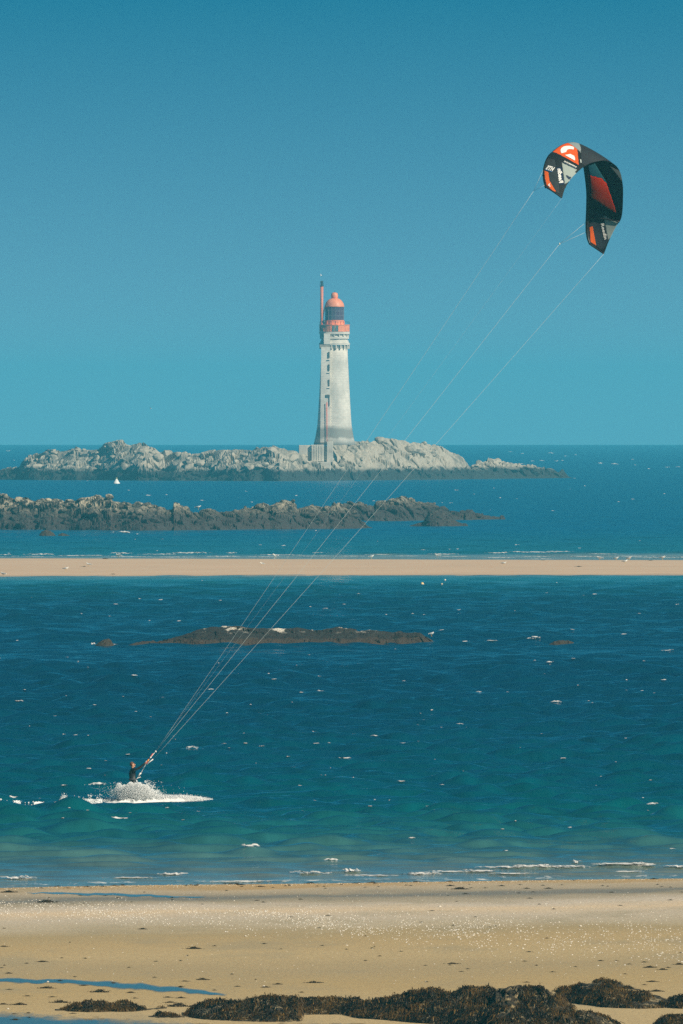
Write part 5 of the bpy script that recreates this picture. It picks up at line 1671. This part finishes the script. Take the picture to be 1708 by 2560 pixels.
cl += Q([(460, 112, 74), (275, 160, 68), (90, 170, 60), (15, 168, 40), (930, 55, 52), (850, 62, 34), (1440, 69, 60), (1090, 86, 26), (1220, 90, 36), (1275, 76, 36), (830, 88, 30), (520, 70, 28), (215, 94, 60), (240, 134, 30), (125, 130, 30), (42, 100, 26), (600, 115, 36), (385, 82, 36), (780, 160, 44),
         (770, 136, 36), (830, 139, 44), (820, 178, 90), (335, 210, 30), (65, 212, 26), (130, 208, 20), (70, 238, 40), (135, 229, 18), (40, 25, 26), (275, 60, 28), (1385, 113, 20), (710, 44, 18), (985, 103, 16), (620, 140, 22)], 0, 2420, 1.836)
cl += Q([(1445, 182, 60), (1425, 138, 46), (1390, 152, 18), (850, 140, 26), (790, 142, 0)], 854, 2380, 1.836)
for k in range(75):
    cl.append((dr.uniform(0, 1708), dr.choice([dr.uniform(2206, 2222), dr.uniform(2225, 2470)]), dr.uniform(4, 9)))
for k in range(60):
    px_ = dr.uniform(0, 1708)
    cl.append((px_, 2219 - 0.0135 * px_ + dr.uniform(-3, 2), dr.uniform(6, 20)))
for px, py, w in ((210, 1417, 13), (263, 1396.5, 12), (1447, 1417, 15), (283, 1435, 8), (1357, 1400, 8), (1627, 1401, 9)):
    p = bar_point(px, py)
    o = link('drift_weed', dr.choice(CL)); q = w / F * p.y / 1.55
    o.location = p; o.scale = (q * 1.2, q, q * 0.9)
    tag(o, 'dark scrap of weed lying on the far sandbar', 'seaweed', 'weed scraps on the sandbar')
for px, py, w in cl:
    if w < 3: continue
    p = beach_hit(px, py)
    o = link('drift_weed', dr.choice(CL))
    s = w / F * p.y / 1.55
    o.location = p
    o.scale = (s * 1.15, max(s, 0.16) * 1.1, max(s, 0.10) * dr.uniform(0.8, 1.25))
    o.rotation_euler = (0, 0, dr.choice([0, math.pi]) + dr.uniform(-0.3, 0.3))
    if py < 2226: tag(o, 'clump of dark drift weed on the shell ridge at the water edge', 'seaweed', 'drift weed along the waterline')
    elif w > 22: tag(o, 'large tangled clump of dark drift weed on the open sand', 'seaweed', 'large drift weed clumps on the sand')
    else: tag(o, 'small scrap of dark drift weed on the open sand', 'seaweed', 'small drift weed scraps on the sand')

# ------------------------------------------------------------------ shells
def shell_verts(n=7):
    V = [(0, 0, 0.62)]
    for k in range(n):
        a = 2 * math.pi * k / n
        V.append((0.62 * math.cos(a), 0.5 * math.sin(a), 0.45))
    for k in range(n):
        a = 2 * math.pi * k / n
        V.append((1.0 * math.cos(a), 0.82 * math.sin(a), -0.12))
    Fc = [(0, 1 + k, 1 + (k + 1) % n) for k in range(n)]
    for k in range(n):
        a, b = 1 + k, 1 + (k + 1) % n
        Fc += [(a, a + n, b + n), (a, b + n, b)]
    return V, Fc
SV, SF = shell_verts()
def shell_mat():
    m, nt, b = new_mat('bleached_shell')
    oi = N(nt, 'ShaderNodeNewGeometry')
    r = ramp(nt, [(0, (0.80, 0.76, 0.68)), (0.55, (0.74, 0.66, 0.54)), (0.85, (0.62, 0.50, 0.36)), (1, (0.84, 0.82, 0.78))])
    nt.links.new(oi.outputs['Random Per Island'], r.inputs['Fac'])
    nt.links.new(r.outputs['Color'], b.inputs['Base Color'])
    b.inputs['Roughness'].default_value = 0.5
    return m
M['shell'] = shell_mat()
def shells():
    r = np.random.default_rng(5)
    pts = []; sz = []
    def put(px, py, s):
        pts.append((px, py)); sz.append(s)
    n = 0
    while n < 3900:
        px = r.uniform(-10, 1718)
        c = np.interp(px, [0, 500, 900, 1300, 1708], [2272, 2288, 2312, 2330, 2345])
        sd = np.interp(px, [0, 700, 1200, 1708], [11, 17, 24, 30])
        py = r.normal(c, sd)
        if px < 700 and r.random() < 0.25: py = r.normal(c - 12, 6)
        if py < 2240 or py > 2440: continue
        cl_ = float(vnoise(px / 60.0, py / 14.0, 8))
        if r.random() > 0.12 + cl_ ** 2 * 1.2: continue
        put(px, py, 0.015 + 0.026 * r.random() ** 2.5)
        n += 1
    for k in range(420):                                # strays all over the beach
        put(r.uniform(0, 1708), 2230 + 230 * r.random() ** 1.5, 0.012 + 0.014 * r.random())
    for k in range(900):                                # shell and pebble ridge at the waterline
        px = r.uniform(-10, 1718)
        py = 2217 - 0.0140 * px + r.normal(1.5, 3.0)
        put(px, py, 0.010 + 0.016 * r.random())
    n = 2400
    qx = r.uniform(-10, 1718, n); qy = 2217.5 - 0.0140 * qx + r.normal(0.5, 2.6, n)
    qp = beach_hits(qx, qy); qs = 0.012 + 0.020 * r.random(n) ** 2
    pv = np.array(SV)[None] * qs[:, None, None] * np.array([1.2, 1.0, 0.9]) + qp[:, None, :]
    pm, pnt, pb = new_mat('ridge_pebbles')
    pg = N(pnt, 'ShaderNodeNewGeometry')
    pr = ramp(pnt, [(0, (0.10, 0.06, 0.03)), (0.3, (0.34, 0.20, 0.08)), (0.6, (0.55, 0.36, 0.17)), (0.85, (0.66, 0.52, 0.34)), (1, (0.78, 0.72, 0.62))])
    pnt.links.new(pg.outputs['Random Per Island'], pr.inputs['Fac']); pnt.links.new(pr.outputs['Color'], pb.inputs['Base Color'])
    tag(soup('pebble_ridge', pv, SF, 3, pm, None, True), 'narrow ridge of orange-brown pebbles and shell bits along the waterline', 'pebbles', kind='stuff')
    for px, py, s in ((1100, 2267, 0.075), (1452, 2316, 0.07), (1464, 2336, 0.05), (1146, 2344, 0.06), (851, 2331, 0.05), (614, 2341, 0.055), (660, 2466, 0.05), (120, 2455, 0.05), (20, 2523, 0.05), (1398, 2306, 0.05), (1308, 2372, 0.05), (1600, 2330, 0.05)):
        put(px, py, s)
    pts = beach_hits([p[0] for p in pts], [p[1] for p in pts])
    sz = np.array(sz); order = np.argsort(-sz)
    big = order[:260]; rest = order[260:]
    me = bpy.data.meshes.new('shell')
    me.from_pydata(SV, [], SF); me.polygons.foreach_set('use_smooth', [True] * len(me.polygons)); me.materials.append(M['shell'])
    for i in big:
        o = link('shell', me)
        s = float(sz[i])
        o.location = pts[i]; o.scale = (s * 1.1, s * 1.1, s * 0.95)
        o.rotation_euler = (r.uniform(-.3, .3), r.uniform(-.3, .3), r.uniform(0, 6.28))
        tag(o, 'bleached pale seashell lying on the beach sand', 'shell', 'larger seashells strewn on the beach')
    B = np.array(SV)
    Vr = np.zeros((len(rest), len(SV), 3))
    for q, i in enumerate(rest):
        a = r.uniform(0, 6.28); c, s_ = math.cos(a), math.sin(a)
        X = B[:, 0] * c - B[:, 1] * s_; Y = B[:, 0] * s_ + B[:, 1] * c
        Vr[q] = np.stack([X, Y, B[:, 2] + 0.25 * X * r.normal(0, .5)], -1) * sz[i] + np.array(pts[i])
    o = soup('shell_scatter', Vr, SF, 3, M['shell'], None, True)
    tag(o, 'band of countless small bleached shells across the beach', 'shells', kind='stuff')
shells()

# ------------------------------------------------------------------ sea haze (the air between here and the island)
def haze():
    b = MB().box(-5600, 5600, -160, 18600, -60, 66)
    m = bpy.data.materials.new('sea_haze'); m.use_nodes = True
    nt = m.node_tree; nt.nodes.clear()
    out = N(nt, 'ShaderNodeOutputMaterial')
    v = N(nt, 'ShaderNodeVolumePrincipled')
    v.inputs['Color'].default_value = (0.14, 0.74, 0.98, 1)
    v.inputs['Density'].default_value = 0.000095
    v.inputs['Anisotropy'].default_value = 0.0
    nt.links.new(v.outputs['Volume'], out.inputs['Volume'])
    o = b.build('haze', m)
    tag(o, 'pale blue sea haze filling the air out to the horizon', 'haze', kind='stuff')
haze()
